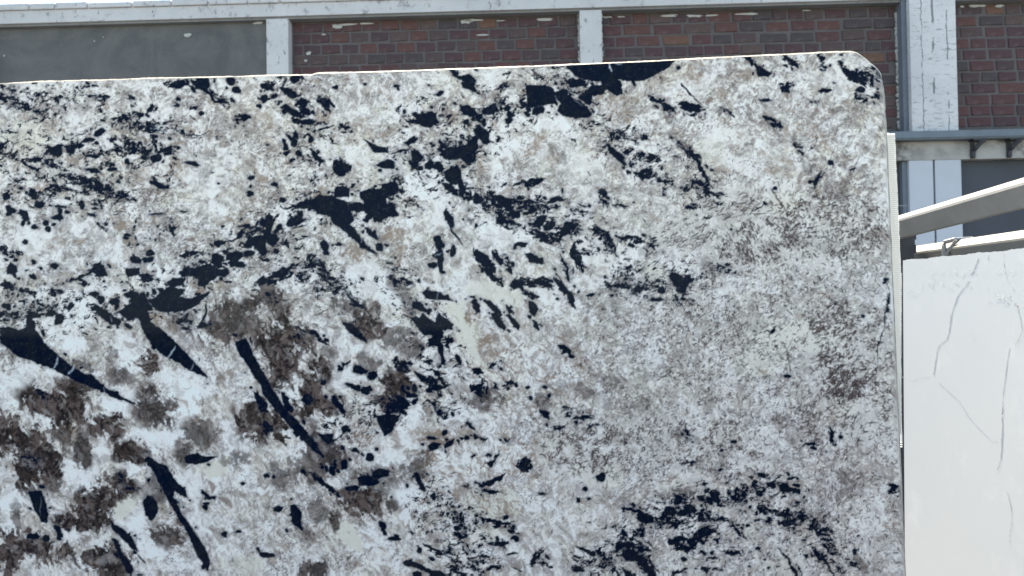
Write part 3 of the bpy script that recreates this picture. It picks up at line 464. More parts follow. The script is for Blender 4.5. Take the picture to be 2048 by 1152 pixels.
E(1463,1008,14,13);ST(1455,1075,30,18,0,.7);B(1510,1080,55,22,55,1);ST(1690,660,40,30,0,.45);ST(170,1000,70,50,20,.7);P((110,960),(190,965),(195,990),(130,985));E(100,990,20,14);P((130,1010),(200,1010),(230,1050),(180,1070),(140,1050));ST(260,1100,80,34,45,.9);LN([(0,1020),(60,1080),(120,1155)],20);ST(40,1070,60,26,42,.6);P((140,1110),(200,1155),(150,1155));ST(250,990,40,12,30,.5);ST(130,910,30,25,0,.5)
E(480,1057,14,14);ST(630,1110,60,12,0,.5);ST(640,1050,60,8,0,.5);ST(460,1130,40,20,-20,.5);ST(690,945,25,12,-20,.5);E(905,990,14,10);K(700,860,350,150,46,8);K(900,1050,300,90,20,7);Wt(510,860,60,50,0,1);Wt(1560,800,90,90,0,.8);Wt(930,330,50,70,0,.8);Wt(930,420,60,30,0,.8);Wt(830,520,110,30,0,.8);Cm(1410,170,60,40,0,.9);Cm(60,570,50,50,0,.8);Cm(1060,1080,80,60,0,.5);Cm(870,870,60,50,0,.5);Cm(420,610,60,30,0,.5)
B(1600,1090,30,40,0,.4);B(200,740,70,60,0,.35);B(1030,390,80,30,0,.35)
# third long crystal (crosses crops)
Z(0, 0, 1)
P((470,685),(492,678),(505,710),(525,745),(548,785),(570,815),(605,855),(625,880),(648,917),(625,900),(595,868),(560,830),(530,790),(505,745),(480,710))
SAT = False
for (x, y, a_, b_, n_) in SATS:
    for _ in range(n_):
        q = .9 + 2.6 * PRG.random() ** 2.2
        E(x + PRG.gauss(0, .55) * a_, y + PRG.gauss(0, .55) * b_, q * (1 + PRG.random()), q, PRG.random() * 70)
for pts in ([(0,650),(120,632),(250,612),(440,545),(545,470),(620,425),(770,400)], [(860,330),(930,300),(960,240),(1060,215),(1190,170)], [(960,400),(1060,425),(1150,470)], [(1290,1040),(1400,1010),(1500,985)], [(820,640),(900,690)]):
    for (ax, ay), (bx_, by_) in zip(pts, pts[1:]):
        n_ = int(math.hypot(bx_ - ax, by_ - ay) / 24) + 1
        for k in range(n_):
            t_ = (k + PRG.random()) / n_; q = 5 + 8 * PRG.random() ** 1.5; E(ax + (bx_ - ax) * t_ + PRG.gauss(0, 10), ay + (by_ - ay) * t_ + PRG.gauss(0, 10), q * 1.3, q * .8, PRG.gauss(-15, 40))
# general dust of tiny dark grains, denser in some zones
for _ in range(2600):
    x, y = PRG.random() * 1830, 100 + PRG.random() * 1052
    if zone[min(SH - 1, int(y)), int(x)] + (.35 if x < 700 and y < 620 else 0) < PRG.random(): continue
    stroke(x, y, .8 + 1.8 * PRG.random() ** 2, .5 + .9 * PRG.random(), PRG.random() * 3.14, 0, L(46, 42, 48), .8)

# dark flecks strewn along the mineral bands
BD = np.zeros((SH, SW), np.float32)
for pts, w_ in (([(-10,640),(250,600),(440,530),(600,430),(780,390),(930,300),(1000,210),(1180,165)], 52), ([(930,390),(1060,430),(1190,490),(1290,560),(1380,570)], 44), ([(-10,310),(180,290),(350,300)], 60), ([(-10,200),(120,190),(300,250)], 40), ([(560,150),(600,230),(640,330)], 46), ([(60,360),(250,400)], 46), ([(800,560),(880,700),(900,830)], 44),
        ([(1200,1120),(1330,1040),(1480,990),(1580,1010),(1690,1120)], 48), ([(880,1010),(950,1120)], 60), ([(1180,250),(1300,330),(1420,400)], 42), ([(650,880),(760,800)], 44), ([(620,540),(700,600)], 36), ([(820,240),(1000,220)], 40)):
    for (ax, ay), (bx_, by_) in zip(pts, pts[1:]):
        for k in range(8):
            x_, y_ = ax + (bx_ - ax) * k / 8, ay + (by_ - ay) * k / 8; x0, x1, y0, y1 = reg(x_, y_, w_ * 1.6)
            if x1 > x0 and y1 > y0: put(BD, x0, x1, y0, y1, np.exp(-((GX[y0:y1, x0:x1] - x_) ** 2 + (GY[y0:y1, x0:x1] - y_) ** 2) / (w_ * .75) ** 2))
fk = fb(QX, QY * 1.5, 11, 18, 5, .74)
DK = np.maximum(DK, ss(.60, .67, fk + .075 * BD - .03 * (1 - BD)) * (BD > .08)); DK = DK * (1 - .85 * (SD < .4) * BD * ss(.56, .62, fb(QX + 40, QY * 1.5, 7, 12, 4, .72))); HALO = np.maximum(HALO, ss(.56, .64, fk + .07 * BD) * BD * .6)
# ---- composite
over(0, SH, 0, SW, WH * (.55 + .42 * ss(.36, .6, fb(QX, QY, 16, 13, 5, .65))), L(222, 228, 235))
over(0, SH, 0, SW, CR * .92, L(204, 208, 204))
tx = fb(QX, QY, 6, 2, 4, .7)
over(0, SH, 0, SW, TN * .8 * (.25 + 1.1 * ss(.38, .62, tx)), L(140, 128, 118))
# short fibres and laths
FLOW = lambda x, y: (-.15 if y < 520 and x < 700 else .95 if x < 1100 and y > 480 else .6)
for _ in range(6000):
    x, y = PRG.random() * 1830, 100 + PRG.random() * 1052
    a = FLOW(x, y) + PRG.gauss(0, .7 if x < 1100 else 1.6)
    c, al = ((L(228, 231, 236), .55) if PRG.random() < .55 else (L(148, 136, 128), .55) if PRG.random() < .7 else (L(104, 92, 90), .6))
    stroke(x, y, 3 + 8 * PRG.random(), .6 + 1.5 * PRG.random() ** 2, a, PRG.gauss(0, .2), c, al * (.4 + .6 * PRG.random()), 1.2)
# angular tan/grey grains
for _ in range(900):
    x, y = PRG.random() * 1830, 100 + PRG.random() * 1052
    if PRG.random() > .35 + .9 * zone[min(SH - 1, int(y)), int(x)]: continue
    q = 3 + 7 * PRG.random() ** 2
    stroke(x, y, q * (1 + PRG.random()), q * .6, FLOW(x, y) + PRG.gauss(0, 1), PRG.gauss(0, .3), L(150, 140, 132) if PRG.random() < .6 else L(120, 108, 104), .35 + .4 * PRG.random(), 2)
# graphic needle intergrowths on the right
NM = fb(GX, GY, 24, 21, 4, .65)
def needles(x, y, a, b, ang, spread, n, ln=9, wd=1.0, cv=.25, c=None):
    for _ in range(int(n * 3.6)):
        t = PRG.random() * 6.283; r = math.sqrt(PRG.random()) * (1.0 + .3 * PRG.random())
        px, py = x + a * r * math.cos(t), y + b * r * math.sin(t)
        if not (0 <= px < 1830 and 0 <= py < SH) or NM[int(py), int(px)] < .36 + .2 * PRG.random(): continue
        q = PRG.random()
        stroke(px, py, ln * .62 * (.35 + 1.0 * PRG.random() ** 1.5), wd * (.45 + 1.3 * PRG.random() ** 2), R_(ang) + PRG.gauss(0, spread), PRG.gauss(0, cv * .8), L(*(c or ((58, 52, 58) if q < .6 else (88, 80, 80)))), .55 + .45 * PRG.random(), .9, taper=q < .5)
def flat(x, y, a, b, st=.7):
    Z(0, 0, 1); B(x, y, a, b, 0, st, F=FL)
FL = np.zeros((SH, SW), np.float32)
for q in ((1505, 480, 75, 45), (1370, 465, 45, 30), (1470, 410, 60, 25), (1430, 900, 70, 50), (1165, 885, 60, 60), (1680, 775, 50, 32), (1700, 690, 60, 50), (1300, 900, 80, 50), (1745, 850, 45, 40), (728, 868, 22, 24), (1640, 500, 60, 40)): flat(*q)
over(0, SH, 0, SW, RG * .26, L(216, 218, 222)); over(0, SH, 0, SW, FL * .7, L(198, 201, 204))
needles(1510,483,72,38,62,.25,330,8,.9,.12); needles(1375,467,42,28,-42,.3,110,8,.7); needles(1470,412,60,22,-12,.35,60,12,1.1)
needles(1650,450,110,60,20,1.6,480,7,1.1,.5); needles(1700,690,80,70,-35,.6,300,9,1.2,.4); needles(1700,830,90,70,-30,.8,300,10,.9,.3)
needles(1678,772,44,30,75,.7,170,7,1.0,.4); needles(1160,885,66,58,-30,1.3,230,10,1.1,.5); needles(1300,900,100,60,40,1.6,560,5,.8,.4); needles(1430,900,80,60,0,1.6,260,7,.9,.5)
needles(1330,700,170,110,0,1.6,760,4.5,.8,.5); needles(1500,620,170,80,0,1.6,520,6,.8,.5); needles(728,866,22,24,-45,.8,60,7,1.0,.4,(120,106,100)); needles(1560,780,130,70,-20,1.2,330,7,.8,.5)
needles(1500,1000,250,100,20,1.6,380,7,.8,.5,(120,108,106)); needles(1050,740,120,80,60,.7,200,10,.9,.4,(130,116,108)); needles(960,950,120,90,40,.8,240,12,.9,.4,(136,122,112)); needles(1720,1010,80,130,0,1.6,240,7,.8,.5,(110,100,100)); needles(1450,300,250,120,20,1.3,420,7,.8,.5,(120,106,102))
for _ in range(5200):
    x, y = 1080 + 750 * PRG.random(), 330 + 822 * PRG.random()
    if RG[min(SH - 1, int(y)), min(SW - 1, int(x))] * (.35 + .9 * NM[int(y), min(SW - 1, int(x))]) < PRG.random() * .8: continue
    stroke(x, y, 2.2 + 3.5 * PRG.random(), .8 + .9 * PRG.random() ** 2, PRG.gauss(.5, 1.3), PRG.gauss(0, .35), L(64, 57, 62) if PRG.random() < .7 else L(226, 228, 230), .8, .7)
# brown biotite felt
bf = .5 * fb(QX, QY * .7, 4.5, 11, 4, .7) + .5 * AN2; bg_ = fb(WX, WY, 30, 16, 3)
bc = L(41, 37, 39) * (1 - ss(.41, .58, bf))[..., None] + L(97, 89, 89) * ss(.41, .58, bf)[..., None]
bc = bc * (1 - .65 * ss(.48, .62, bg_))[..., None] + (L(34, 29, 30) * .6) * ss(.48, .62, bg_)[..., None]
IMG += (bc - IMG) * (np.clip(BR, 0, 1) * (.8 + .4 * ss(.3, .55, fb(QX, QY, 11, 7, 4))).clip(0, 1))[..., None]
bm = BR > .5
for _ in range(8000):
    x, y = PRG.random() * 1830, 100 + PRG.random() * 1050
    v = BR[min(SH - 1, int(y)), int(x)]
    if v < .18: continue
    c = (L(38, 32, 36), .7) if PRG.random() < .6 else (L(126, 114, 108), .5)
    stroke(x, y, 2 + 5 * PRG.random(), .4 + .6 * PRG.random(), FLOW(x, y) + PRG.gauss(0, .9), PRG.gauss(0, .3), c[0], c[1] * min(1, v + .3))
for _ in range(260):
    x, y = PRG.random() * 760, 640 + PRG.random() * 510
    if BR[min(SH - 1, int(y)), int(x)] > .8: stroke(x, y, 1.2 + PRG.random(), .8, PRG.random() * 3, 0, L(150, 126, 98), .5)
# halo of half-transparent dark round the crystals, then the crystals
hn = ss(.35, .62, fb(WX, WY, 5, 4, 4, .7))
over(0, SH, 0, SW, np.clip(HALO, 0, 1) * (.2 + .8 * hn), L(80, 82, 92))
DK = DK * 1.0
over(0, SH, 0, SW, ss(.30, .74, DK + 1.0 * (fb(GX, GY, 5, 8, 4, .75) - .5) * (DK > .01) * (1 - .75 * (DK > .97))) * .992, np.array((.0008, .0052, .0185), np.float32))  # crystal black, with the navy of reflected sky put into its colour
wi, we = worley(QX + .4 * QY, QY, 13, 6); big = ss(.9, 1.0, DK)
over(0, SH, 0, SW, big * (wi > .72) * .5 * ss(.02, .2, we), np.array((.010, .014, .020), np.float32))
over(0, SH, 0, SW, big * ss(.05, .0, we) * ss(.56, .68, fb(GX, GY, 14, 3, 3)) * .30, L(74, 84, 96))
over(0, SH, 0, SW, big * ss(.70, .80, fb(GX, GY, 3.0, 5, 3, .7) + .05 * (wi > .5)) * .5, L(70, 74, 82))  # small light specks painted as glints in the crystals
# hairline healed cracks through the long crystals
def crack(pts, w, al=.8, c=(176, 184, 190)):
    F = np.zeros((SH, SW), np.float32); LN(pts, w, F=F, al=al); over(0, SH, 0, SW, F * (.5 + .5 * hn), L(*c))
Z(0, 380, 2.88)
crack([(330,965),(318,1000),(305,1030)],12);crack([(430,1010),(415,1040),(395,1060)],16);crack([(1010,905),(985,940),(960,965)],12);crack([(1120,1000),(1095,1030)],5,.5);crack([(640,730),(650,758)],5,.8);crack([(600,300),(640,320)],4,.0)
Z(600, 380, 2.88); crack([(360,260),(350,300)],6,.6);crack([(795,595),(790,630)],6,.5);crack([(780,372),(810,372)],7,.5);crack([(390,290),(430,350)],5,.4)
Z(0, 752, 2.88); crack([(1000,690),(1030,730),(1050,770)],10,.6);crack([(600,65),(610,95)],6,.6);crack([(235,700),(232,800)],5,.3)
Z(600, 0, 2.924); crack([(1805,375),(1812,400),(1820,420)],12,.9,(200,205,210));crack([(1850,375),(1885,385)],7,.7);crack([(1500,560),(1515,600)],5,.5);crack([(1610,590),(1640,620)],6,.5);crack([(835,955),(870,960),(900,940)],12,.7)
IMG = np.clip(IMG * np.where(DK[..., None] > .5, 1, np.array((1.25, 1.09, .93), np.float32)), .001, .86); IMG = np.where(IMG > .02, .70 * (IMG / .70) ** 1.06, IMG).astype(np.float32)
# ------------------------------------------------------------------ materials
def M_stone():
    t = NT('polished_granite'); a = t.t.nodes.new('ShaderNodeVertexColor'); a.layer_name = 'mineral'
    n = t.ramp(t.noise(420, 3, .6), [(.3, .90), (.7, 1.05)])
    t.color(t.mix(1.0, a.outputs[0], n, 'MULTIPLY'))
    t.rough(.05); t.b.inputs['IOR'].default_value = 1.5; t.b.inputs['Specular IOR Level'].default_value = .04
    t.bump(t.noise(7, 2, .5), .03, .002)
    return t.m
m_stone = M_stone()
def M_edge():
    t = NT('sawn_granite_edge'); c = t.mix(t.ramp(t.noise(60, 6, .7, map_scale=(1, .4, 1)), [(.42, 0), (.6, 1)]), (.40, .37, .31), (.22, .20, .17))
    c = t.mix(t.ramp(t.noise(25, 5, .7), [(.60, 0), (.66, 1)]), c, (.05, .05, .05)); t.color(c); t.rough(.8); t.bump(t.noise(200, 4), .4, .002); return t.m
m_edge = M_edge()
def M_net():
    t = NT('fibreglass_net'); t.t.nodes.remove(t.b)
    d = t.t.nodes.new('ShaderNodeBsdfDiffuse'); d.inputs[0].default_value = (.80, .80, .77, 1)
    q = t.t.nodes.new('ShaderNodeBsdfTranslucent'); q.inputs[0].default_value = (.76, .80, .82, 1)
    mx = t.t.nodes.new('ShaderNodeMixShader'); mx.inputs[0].default_value = .6
    t.l(d.outputs[0], mx.inputs[1]); t.l(q.outputs[0], mx.inputs[2]); t.l(mx.outputs[0], t.out.inputs[0]); return t.m
m_net = M_net()
def M_film():
    t = NT('resin_film'); t.t.nodes.remove(t.b)
    q = t.t.nodes.new('ShaderNodeBsdfTranslucent'); q.inputs[0].default_value = (.46, .46, .43, 1)
    d = t.t.nodes.new('ShaderNodeBsdfDiffuse'); d.inputs[0].default_value = (.35, .36, .36, 1)
    mx = t.t.nodes.new('ShaderNodeMixShader'); mx.inputs[0].default_value = .5
    t.l(d.outputs[0], mx.inputs[1]); t.l(q.outputs[0], mx.inputs[2]); t.l(mx.outputs[0], t.out.inputs[0]); return t.m
m_film = M_film()
m_steel = mat_simple('galvanised_steel', (.22, .225, .23), .5, .2, 18)
m_paint = mat_simple('pale_painted_steel', (.21, .209, .20), .55, .18, 9)
m_dark = mat_simple('dark_rusty_steel', (.035, .037, .045), .7, .5, 14)
m_concrete = mat_simple('concrete_yard', (.17, .165, .155), .9, .3, .8)

# ------------------------------------------------------------------ ground
b = bmesh.new(); bmesh.ops.create_grid(b, x_segments=8, y_segments=8, size=400)
tag(mesh_obj('ground', b, m_concrete), kind='structure')

# ------------------------------------------------------------------ granite slab (leans back a little, right end slightly nearer)
YAW, LEAN = R_(3.2), R_(3.0)
dd = Vector((math.cos(YAW), -math.sin(YAW), 0)); nh = Vector((-math.sin(YAW), -math.cos(YAW), 0))
upv = Vector((0, 0, 1)) * math.cos(LEAN) - nh * math.sin(LEAN)
r = ray(1200, 576); P0 = CP + r * (1.5 / r.y)
SP = Plane(P0, dd, upv)
# top edge of the slab, left to right, then the knocked-off corner and the right edge
top_px = [(0,165),(90,160),(200,158),(300,154),(420,152),(520,149),(624,147),(632,144),(760,141),(900,136),(1040,131),(1160,126),(1300,120),(1450,112),(1600,105),(1672,101.5),(1704,101),(1713,102.5),(1723,109),(1734,117),(1745,125),(1755,133),(1762,142),(1766,154),(1768,163),(1769,178)]
right_px = [(1769,178),(1774,260),(1780,400),(1787,560),(1795,760),(1803,930),(1812,1152)]
TOP = [SP.uv(p[0] - (2.5 if p[0] > 1740 else 0), p[1] + 3.5) for p in top_px]; RIGHT = [SP.uv(p[0] - 2.5, p[1] + 3.5) for p in right_px]
uL = TOP[0][0] - 1.55
BOT = (0.22 - P0.z) / upv.z
slope = (TOP[6][1] - TOP[0][1]) / (TOP[6][0] - TOP[0][0])
TU = np.array([uL] + [p[0] for p in TOP]); TV = np.array([TOP[0][1] - slope * (TOP[0][0] - uL)] + [p[1] for p in TOP])
rs = (RIGHT[-1][0] - RIGHT[2][0]) / (RIGHT[-1][1] - RIGHT[2][1])
RV = np.array([BOT] + [p[1] for p in RIGHT[::-1]]); RU = np.array([RIGHT[-1][0] + rs * (BOT - RIGHT[-1][1])] + [p[0] for p in RIGHT[::-1]])
print('SLAB corner angle: top slope', slope, 'right slope', rs)
uR = RU[-1]; u0_ = TOP[0][0] - .06; vB = RIGHT[-1][1] - .05
us = np.concatenate([np.linspace(uL, u0_, 130, endpoint=False), np.linspace(u0_, uR, 1080)])
fB = (vB - BOT) / (TOP[0][1] - BOT); vs = np.concatenate([np.linspace(0, fB, 90, endpoint=False), np.linspace(fB, 1, 650)])   # fractions of the height
nU, nV = len(us), len(vs)
tj = np.interp(us, TU, TV) + (np.random.RandomState(3).rand(nU) - .5) * .0006
UU, FF = np.meshgrid(us, vs)
VTOP = tj[None, :] * np.ones((nV, 1)); VV = BOT + (VTOP - BOT) * FF
# let the right edge follow its own line
edgeU = np.interp(VV, RV, RU); k = np.clip((UU - (uR - .35)) / .35, 0, 1); UU = UU + (edgeU - uR) * k
# minerals: look the colour up in the mapped raster
Pw = np.array(P0)[None, None, :] + UU[..., None] * np.array(dd) + VV[..., None] * np.array(upv) - np.array(CP)
xc = Pw @ np.array(RT); yc = Pw @ np.array(UP); zc = Pw @ np.array(f0)
px = 1024 + FPX * xc / zc; py = 576 - FPX * yc / zc
px = np.abs(px); py = np.where(py > SH - 2, 2 * (SH - 2) - py, py); py = np.abs(py)
px = np.clip(px, 0, SW - 2); py = np.clip(py, 0, SH - 2)
xi = px.astype(int); yi = py.astype(int); fx = (px - xi)[..., None]; fy = (py - yi)[..., None]
C = (IMG[yi, xi] * (1 - fx) + IMG[yi, xi + 1] * fx) * (1 - fy) + (IMG[yi + 1, xi] * (1 - fx) + IMG[yi + 1, xi + 1] * fx) * fy
me = bpy.data.meshes.new('polished_face')
co = np.stack([UU, np.zeros_like(UU), VV], -1).reshape(-1, 3).astype(np.float32)
me.vertices.add(nU * nV); me.vertices.foreach_set('co', co.ravel())
i = np.arange(nU * nV).reshape(nV, nU); q = np.stack([i[:-1, :-1], i[:-1, 1:], i[1:, 1:], i[1:, :-1]], -1).reshape(-1, 4)
me.loops.add(q.size); me.loops.foreach_set('vertex_index', q.ravel().astype(np.int32))
me.polygons.add(len(q)); me.polygons.foreach_set('loop_start', np.arange(0, q.size, 4, dtype=np.int32))
me.update(calc_edges=True)
ca = me.color_attributes.new('mineral', 'FLOAT_COLOR', 'POINT')
ca.data.foreach_set('color', np.concatenate([C.reshape(-1, 3), np.ones((nU * nV, 1))], 1).astype(np.float32).ravel())
slab = tag(empty('granite_slab', mat=SP.mat()), 'large polished white granite slab with black crystals and brown patches filling the foreground', 'stone slab')
mesh_obj('polished_face', me, m_stone, slab)
# rim bevel, sawn edge and back, following the same outline (slightly chipped)
ring = list(i[0, ::24]) + list(i[::12, -1]) + list(i[-1, ::-3]) + list(i[::-24, 0])
ring = [ring[k] for k in range(len(ring)) if ring[k] != ring[k - 1]]
pts = co[ring]; cen = Vector((float(np.mean(us)), 0, float((BOT + tj.mean()) / 2)))
rg = random.Random(5); n = len(pts); off = []
for k in range(n):
    a, c = Vector(pts[k - 1]), Vector(pts[(k + 1) % n]); t = (c - a); t.normalize(); off.append(Vector((t.z, 0, -t.x)))
w1 = [.0040 + .0012 * math.sin(k * .13) ** 2 + rg.random() * .0012 for k in range(n)]
def skin(name, rings, mat, par, cap=False):
    b = bmesh.new(); vv = [[b.verts.new(p) for p in rr] for rr in rings]
    for A, B_ in zip(vv, vv[1:]):
        for k in range(n): b.faces.new((A[k], A[(k + 1) % n], B_[(k + 1) % n], B_[k]))
    if cap: b.faces.new(vv[-1])
    bmesh.ops.recalc_face_normals(b, faces=b.faces)
    return mesh_obj(name, b, mat, par)
P_ = [Vector(p) for p in pts]
r1 = [p + o * w + Vector((0, w * 1.25, 0)) for p, o, w in zip(P_, off, w1)]
r2 = [p + o * (w + .0004) + Vector((0, .02, 0)) for p, o, w in zip(P_, off, w1)]
skin('rim_bevel', [[p + Vector((0, .0001, 0)) for p in P_], r1], m_edge, slab)
skin('sawn_edge', [r1, r2], m_edge, slab, cap=True)
# fibreglass net glued on the back, its loose selvedge hanging past the right edge
b = bmesh.new()
vt = SP.uv(1777, 262)[1]; vb = SP.uv(1800, 900)[1]
def er(v): return float(np.interp(v, RV, RU))
NT_ = 7; pitch = .0042; OFN = .0125
def wid(v):
    k = (vt - v) / (vt - vb)
    return .015 if v > SP.uv(1787, 560)[1] else .015 * max(0.2, 1 - (SP.uv(1787, 560)[1] - v) / .36)
def strip(b, p, q, w, nrm):
    s_ = (q - p).cross(nrm).normalized() * w
    f = [b.verts.new(p - s_), b.verts.new(p + s_), b.verts.new(q + s_), b.verts.new(q - s_)]; b.faces.new(f)
rows = int((vt - vb) / pitch); ny = Vector((0, 1, 0))
for j in range(NT_):
    prev = None
    for kx in range(0, rows + 1, 4):
        v = vt + (.003 * rg.random() if kx == 0 else 0) - kx * pitch; W = wid(v)
        p = Vector((er(v) + OFN + W * (j + .3) / NT_ + .0004 * math.sin(v * 60 + j), .0215 + .0006 * math.sin(v * 40 + j), v))
        if prev is not None: strip(b, prev, p, .00062, ny)
        prev = p
for kx in range(rows):
    v = vt - kx * pitch - .001; W = wid(v)
    strip(b, Vector((er(v) - .012, .0219, v)), Vector((er(v) + OFN + W + .0012 * rg.random(), .0222, v + .0003 * rg.random())), .0012, ny)
tag(mesh_obj('net_selvedge', b, m_net, slab), kind='stuff')
b = bmesh.new(); L_ = []
for kx in range(0, rows + 1, 8):
    v = vt - kx * pitch; W = wid(v); L_.append((b.verts.new((er(v) - .01, .0228, v)), b.verts.new((er(v) + OFN + W * .98, .0228, v))))
for A, B_ in zip(L_, L_[1:]): b.faces.new((A[0], A[1], B_[1], B_[0]))
mesh_obj('resin_film', b, m_film, slab)
# rack carrying the granite slab
def bar(b, p, q, s, sz=None):
    p, q = Vector(p), Vector(q); d = (q - p); ln_ = d.length; rot = d.to_track_quat('X', 'Z').to_matrix().to_4x4(); rot.translation = (p + q) / 2
    rr = bmesh.ops.create_cube(b, size=1, matrix=rot @ Matrix.Diagonal((ln_, s, sz or s, 1))); return rr
rk = tag(empty('slab_rack', mat=SP.mat()), 'steel A-frame rack behind the large granite slab', 'rack')
ly = .06
z0 = BOT - .02
for nm, p, q, s1, s2 in (('base_beam', (uL - .1, .02, z0 - .06), (uR + .0, .02, z0 - .06), .3, .12), ('back_rail', (uL, .09, -.25), (uR - .1, .09, -.25), .06, .1)):
    b = bmesh.new(); bar(b, p, q, s1, s2); mesh_obj(nm, b, m_dark, rk)
for uu in (uL + .2, -.9, -.1, uR - .2):
    b = bmesh.new(); bar(b, (uu, .16, -.1), (uu, .22, z0 - .1), .06, .08); mesh_obj('post', b, m_dark, rk)

# ------------------------------------------------------------------ white veined slab standing end-on at the right
def M_white():
    t = NT('white_veined_quartz')
    o = t.sep()
    base = t.mix(t.ramp(t.noise(1.4, 4, .6), [(.35, 0), (.65, 1)]), (.65, .665, .66), (.68, .685, .67))
    sm = t.math('MULTIPLY', t.ramp(t.noise(5, 6, .7), [(.55, 0), (.72, 1)]), .55)
    base = t.mix(sm, base, (.77, .78, .76))
    # unpolished band with net print along the top
    band = t.ramp(t.math('ADD', o[2], t.math('MULTIPLY', t.noise(6, 3), .02)), [(0.0, 0), (.5, 1)])
    t.color(base); t.rough(.22); t.b.inputs['Specular IOR Level'].default_value = .35
    return t
mw = M_white()
K0 = 1.5
def atx(px, py, X):
    r_ = ray(px, py); return CP + r_ * (X / r_.x)
a, c = atx(1790, 522.5, K0), atx(2048, 497, K0 + .0)
WD = Vector((c.x - a.x, c.y - a.y, 0)).normalized()           # towards the camera
wz = (a.z + c.z) / 2; print('white slab top', a, c)
WSL = (c.z - a.z) / (c - a).length
lean = R_(1.0)
Wup = Vector((math.sin(lean) * 1, 0, math.cos(lean)))
WP = Plane(a, WD, Wup)     # normal = d x up
WP.n = WP.d.cross(WP.up).normalized()
ws = tag(empty('white_slab', mat=Matrix((WP.d, -WP.n, WP.up)).transposed().to_4x4()), 'plain white slab with fine grey veins at right, below the pale steel bars', 'stone slab')
ws.matrix_world = Matrix.Translation(a) @ ws.matrix_world
def wuv(px, py):
    r_ = ray(px, py); t_ = (a - CP).dot(WP.n) / r_.dot(WP.n); q_ = CP + r_ * t_ - a; return q_.dot(WP.d), q_.dot(WP.up)
x0, x1, zb = wuv(1809, 1000)[0], 2.6, (0.2 - a.z)
b = bmesh.new(); rw = random.Random(9); nn = 260; fr = []; bk = []
for k in range(nn + 1):
    x = x0 + (x1 - x0) * k / nn; zt = WSL * x + (rw.random() - .5) * .0028 + .0015 * math.sin(k * .3)
    fr.append((b.verts.new((x, 0, zt)), b.verts.new((x, 0, zb)))); bk.append((b.verts.new((x, .02, zt - .002)), b.verts.new((x, .02, zb))))
for k in range(nn):
    b.faces.new((fr[k][0], fr[k][1], fr[k + 1][1], fr[k + 1][0])); b.faces.new((bk[k][0], bk[k + 1][0], bk[k + 1][1], bk[k][1]))
    b.faces.new((fr[k][0], fr[k + 1][0], bk[k + 1][0], bk[k][0])); b.faces.new((fr[k][1], bk[k][1], bk[k + 1][1], fr[k + 1][1]))
b.faces.new((fr[0][0], bk[0][0], bk[0][1], fr[0][1])); b.faces.new((fr[nn][0], fr[nn][1], bk[nn][1], bk[nn][0]))
bmesh.ops.recalc_face_normals(b, faces=b.faces)
mesh_obj('stone', b, mw.m, ws)
# the grey veins: thin inlays of darker stone in the face
mv = mat_simple('vein_grey', (.51, .515, .52), .25, .3, 40, bump=0)
mv2 = mat_simple('vein_dark', (.40, .37, .37), .25, .5, 60, bump=0)
mv3 = mat_simple('vein_pale', (.57, .59, .60), .25, .1, 40, bump=0)
mred = mat_simple('rust_speck', (.5, .12, .07), .6, .2, 40, bump=0)
msm = mat_simple('resin_smear', (.72, .735, .73), .5, .06, 40, bump=0)
def vein(pts, w, mat, lift, name='vein', gaps=.0, seed=1):
    """pts in the crop of the photograph x=1748+zx/3.29, mapped on the slab; w in mm"""
    P2 = [wuv(*p) for p in pts]; rr = random.Random(seed); b = bmesh.new(); dense = []
    for (x0_, z0_), (x1_, z1_) in zip(P2, P2[1:]):
        m_ = max(2, int(math.hypot(x1_ - x0_, z1_ - z0_) / .006))
        for k in range(m_): dense.append((x0_ + (x1_ - x0_) * k / m_ + (rr.random() - .5) * .0035, z0_ + (z1_ - z0_) * k / m_ + (rr.random() - .5) * .002))
    prev = None
    for k, (x, z) in enumerate(dense):
        wd = w * .00072 * (.35 + 1.1 * abs(math.sin(k * .23 + seed)) * rr.random() ** .5)
        if rr.random() < gaps: wd = .00012
        cur = (b.verts.new((x - wd, -lift, z)), b.verts.new((x + wd, -lift, z)))
        if prev: b.faces.new((prev[0], prev[1], cur[1], cur[0]))
        prev = cur
    bmesh.ops.recalc_face_normals(b, faces=b.faces)
    return mesh_obj(name, b, mat, ws)
zz = lambda *l: [(1748 + x / 3.29, 450 + y / 3.29) for x, y in l]
zy = lambda *l: [(1748 + x / 3.273, 800 + y / 3.273) for x, y in l]
v1 = zz((690,222),(668,275),(655,310),(632,335)); v2 = zz((628,370),(600,410),(560,455),(545,485),(520,560),(512,600),(500,665),(497,710),(480,755),(435,790),(418,820),(410,880),(400,950),(390,1000))
vein(v1, 2.6, mv2, .0006, gaps=.1, seed=2); vein(v1, 5, mv3, .0003, seed=3); vein(v2, 2.6, mv, .0006, gaps=.25, seed=4); vein(v2, 5.0, mv3, .0003, seed=5)
vein(zz((505,575),(500,665),(495,720)), 1.5, mv2, .0008, gaps=.35, seed=21); vein(zz((600,410),(560,455)), 1.5, mv2, .0008, gaps=.2, seed=22)
vein(zz((858,190),(860,290),(885,375),(915,420),(930,450)), 1.6, mv2, .0006, gaps=.45, seed=6); vein(zz((945,530),(955,575),(968,620),(975,700),(960,745),(935,780),(920,830)), 2.2, mv, .0006, gaps=.15, seed=7)
vein(zz((895,815),(880,890),(870,980),(855,1080),(848,1152)), 3.0, mv3, .0003, seed=8); vein(zz((893,820),(878,900),(866,1000),(852,1110)), 1.4, mv, .0006, gaps=.5, seed=9)
vein(zz((160,980),(200,1010),(260,1030),(300,1012),(385,995)), 4.0, mv3, .0003, seed=10); vein(zz((430,1040),(470,1080),(520,1120),(550,1150)) + zy((560,10),(620,110),(690,190),(770,265),(820,285)), 4.5, mv3, .0003, seed=11)
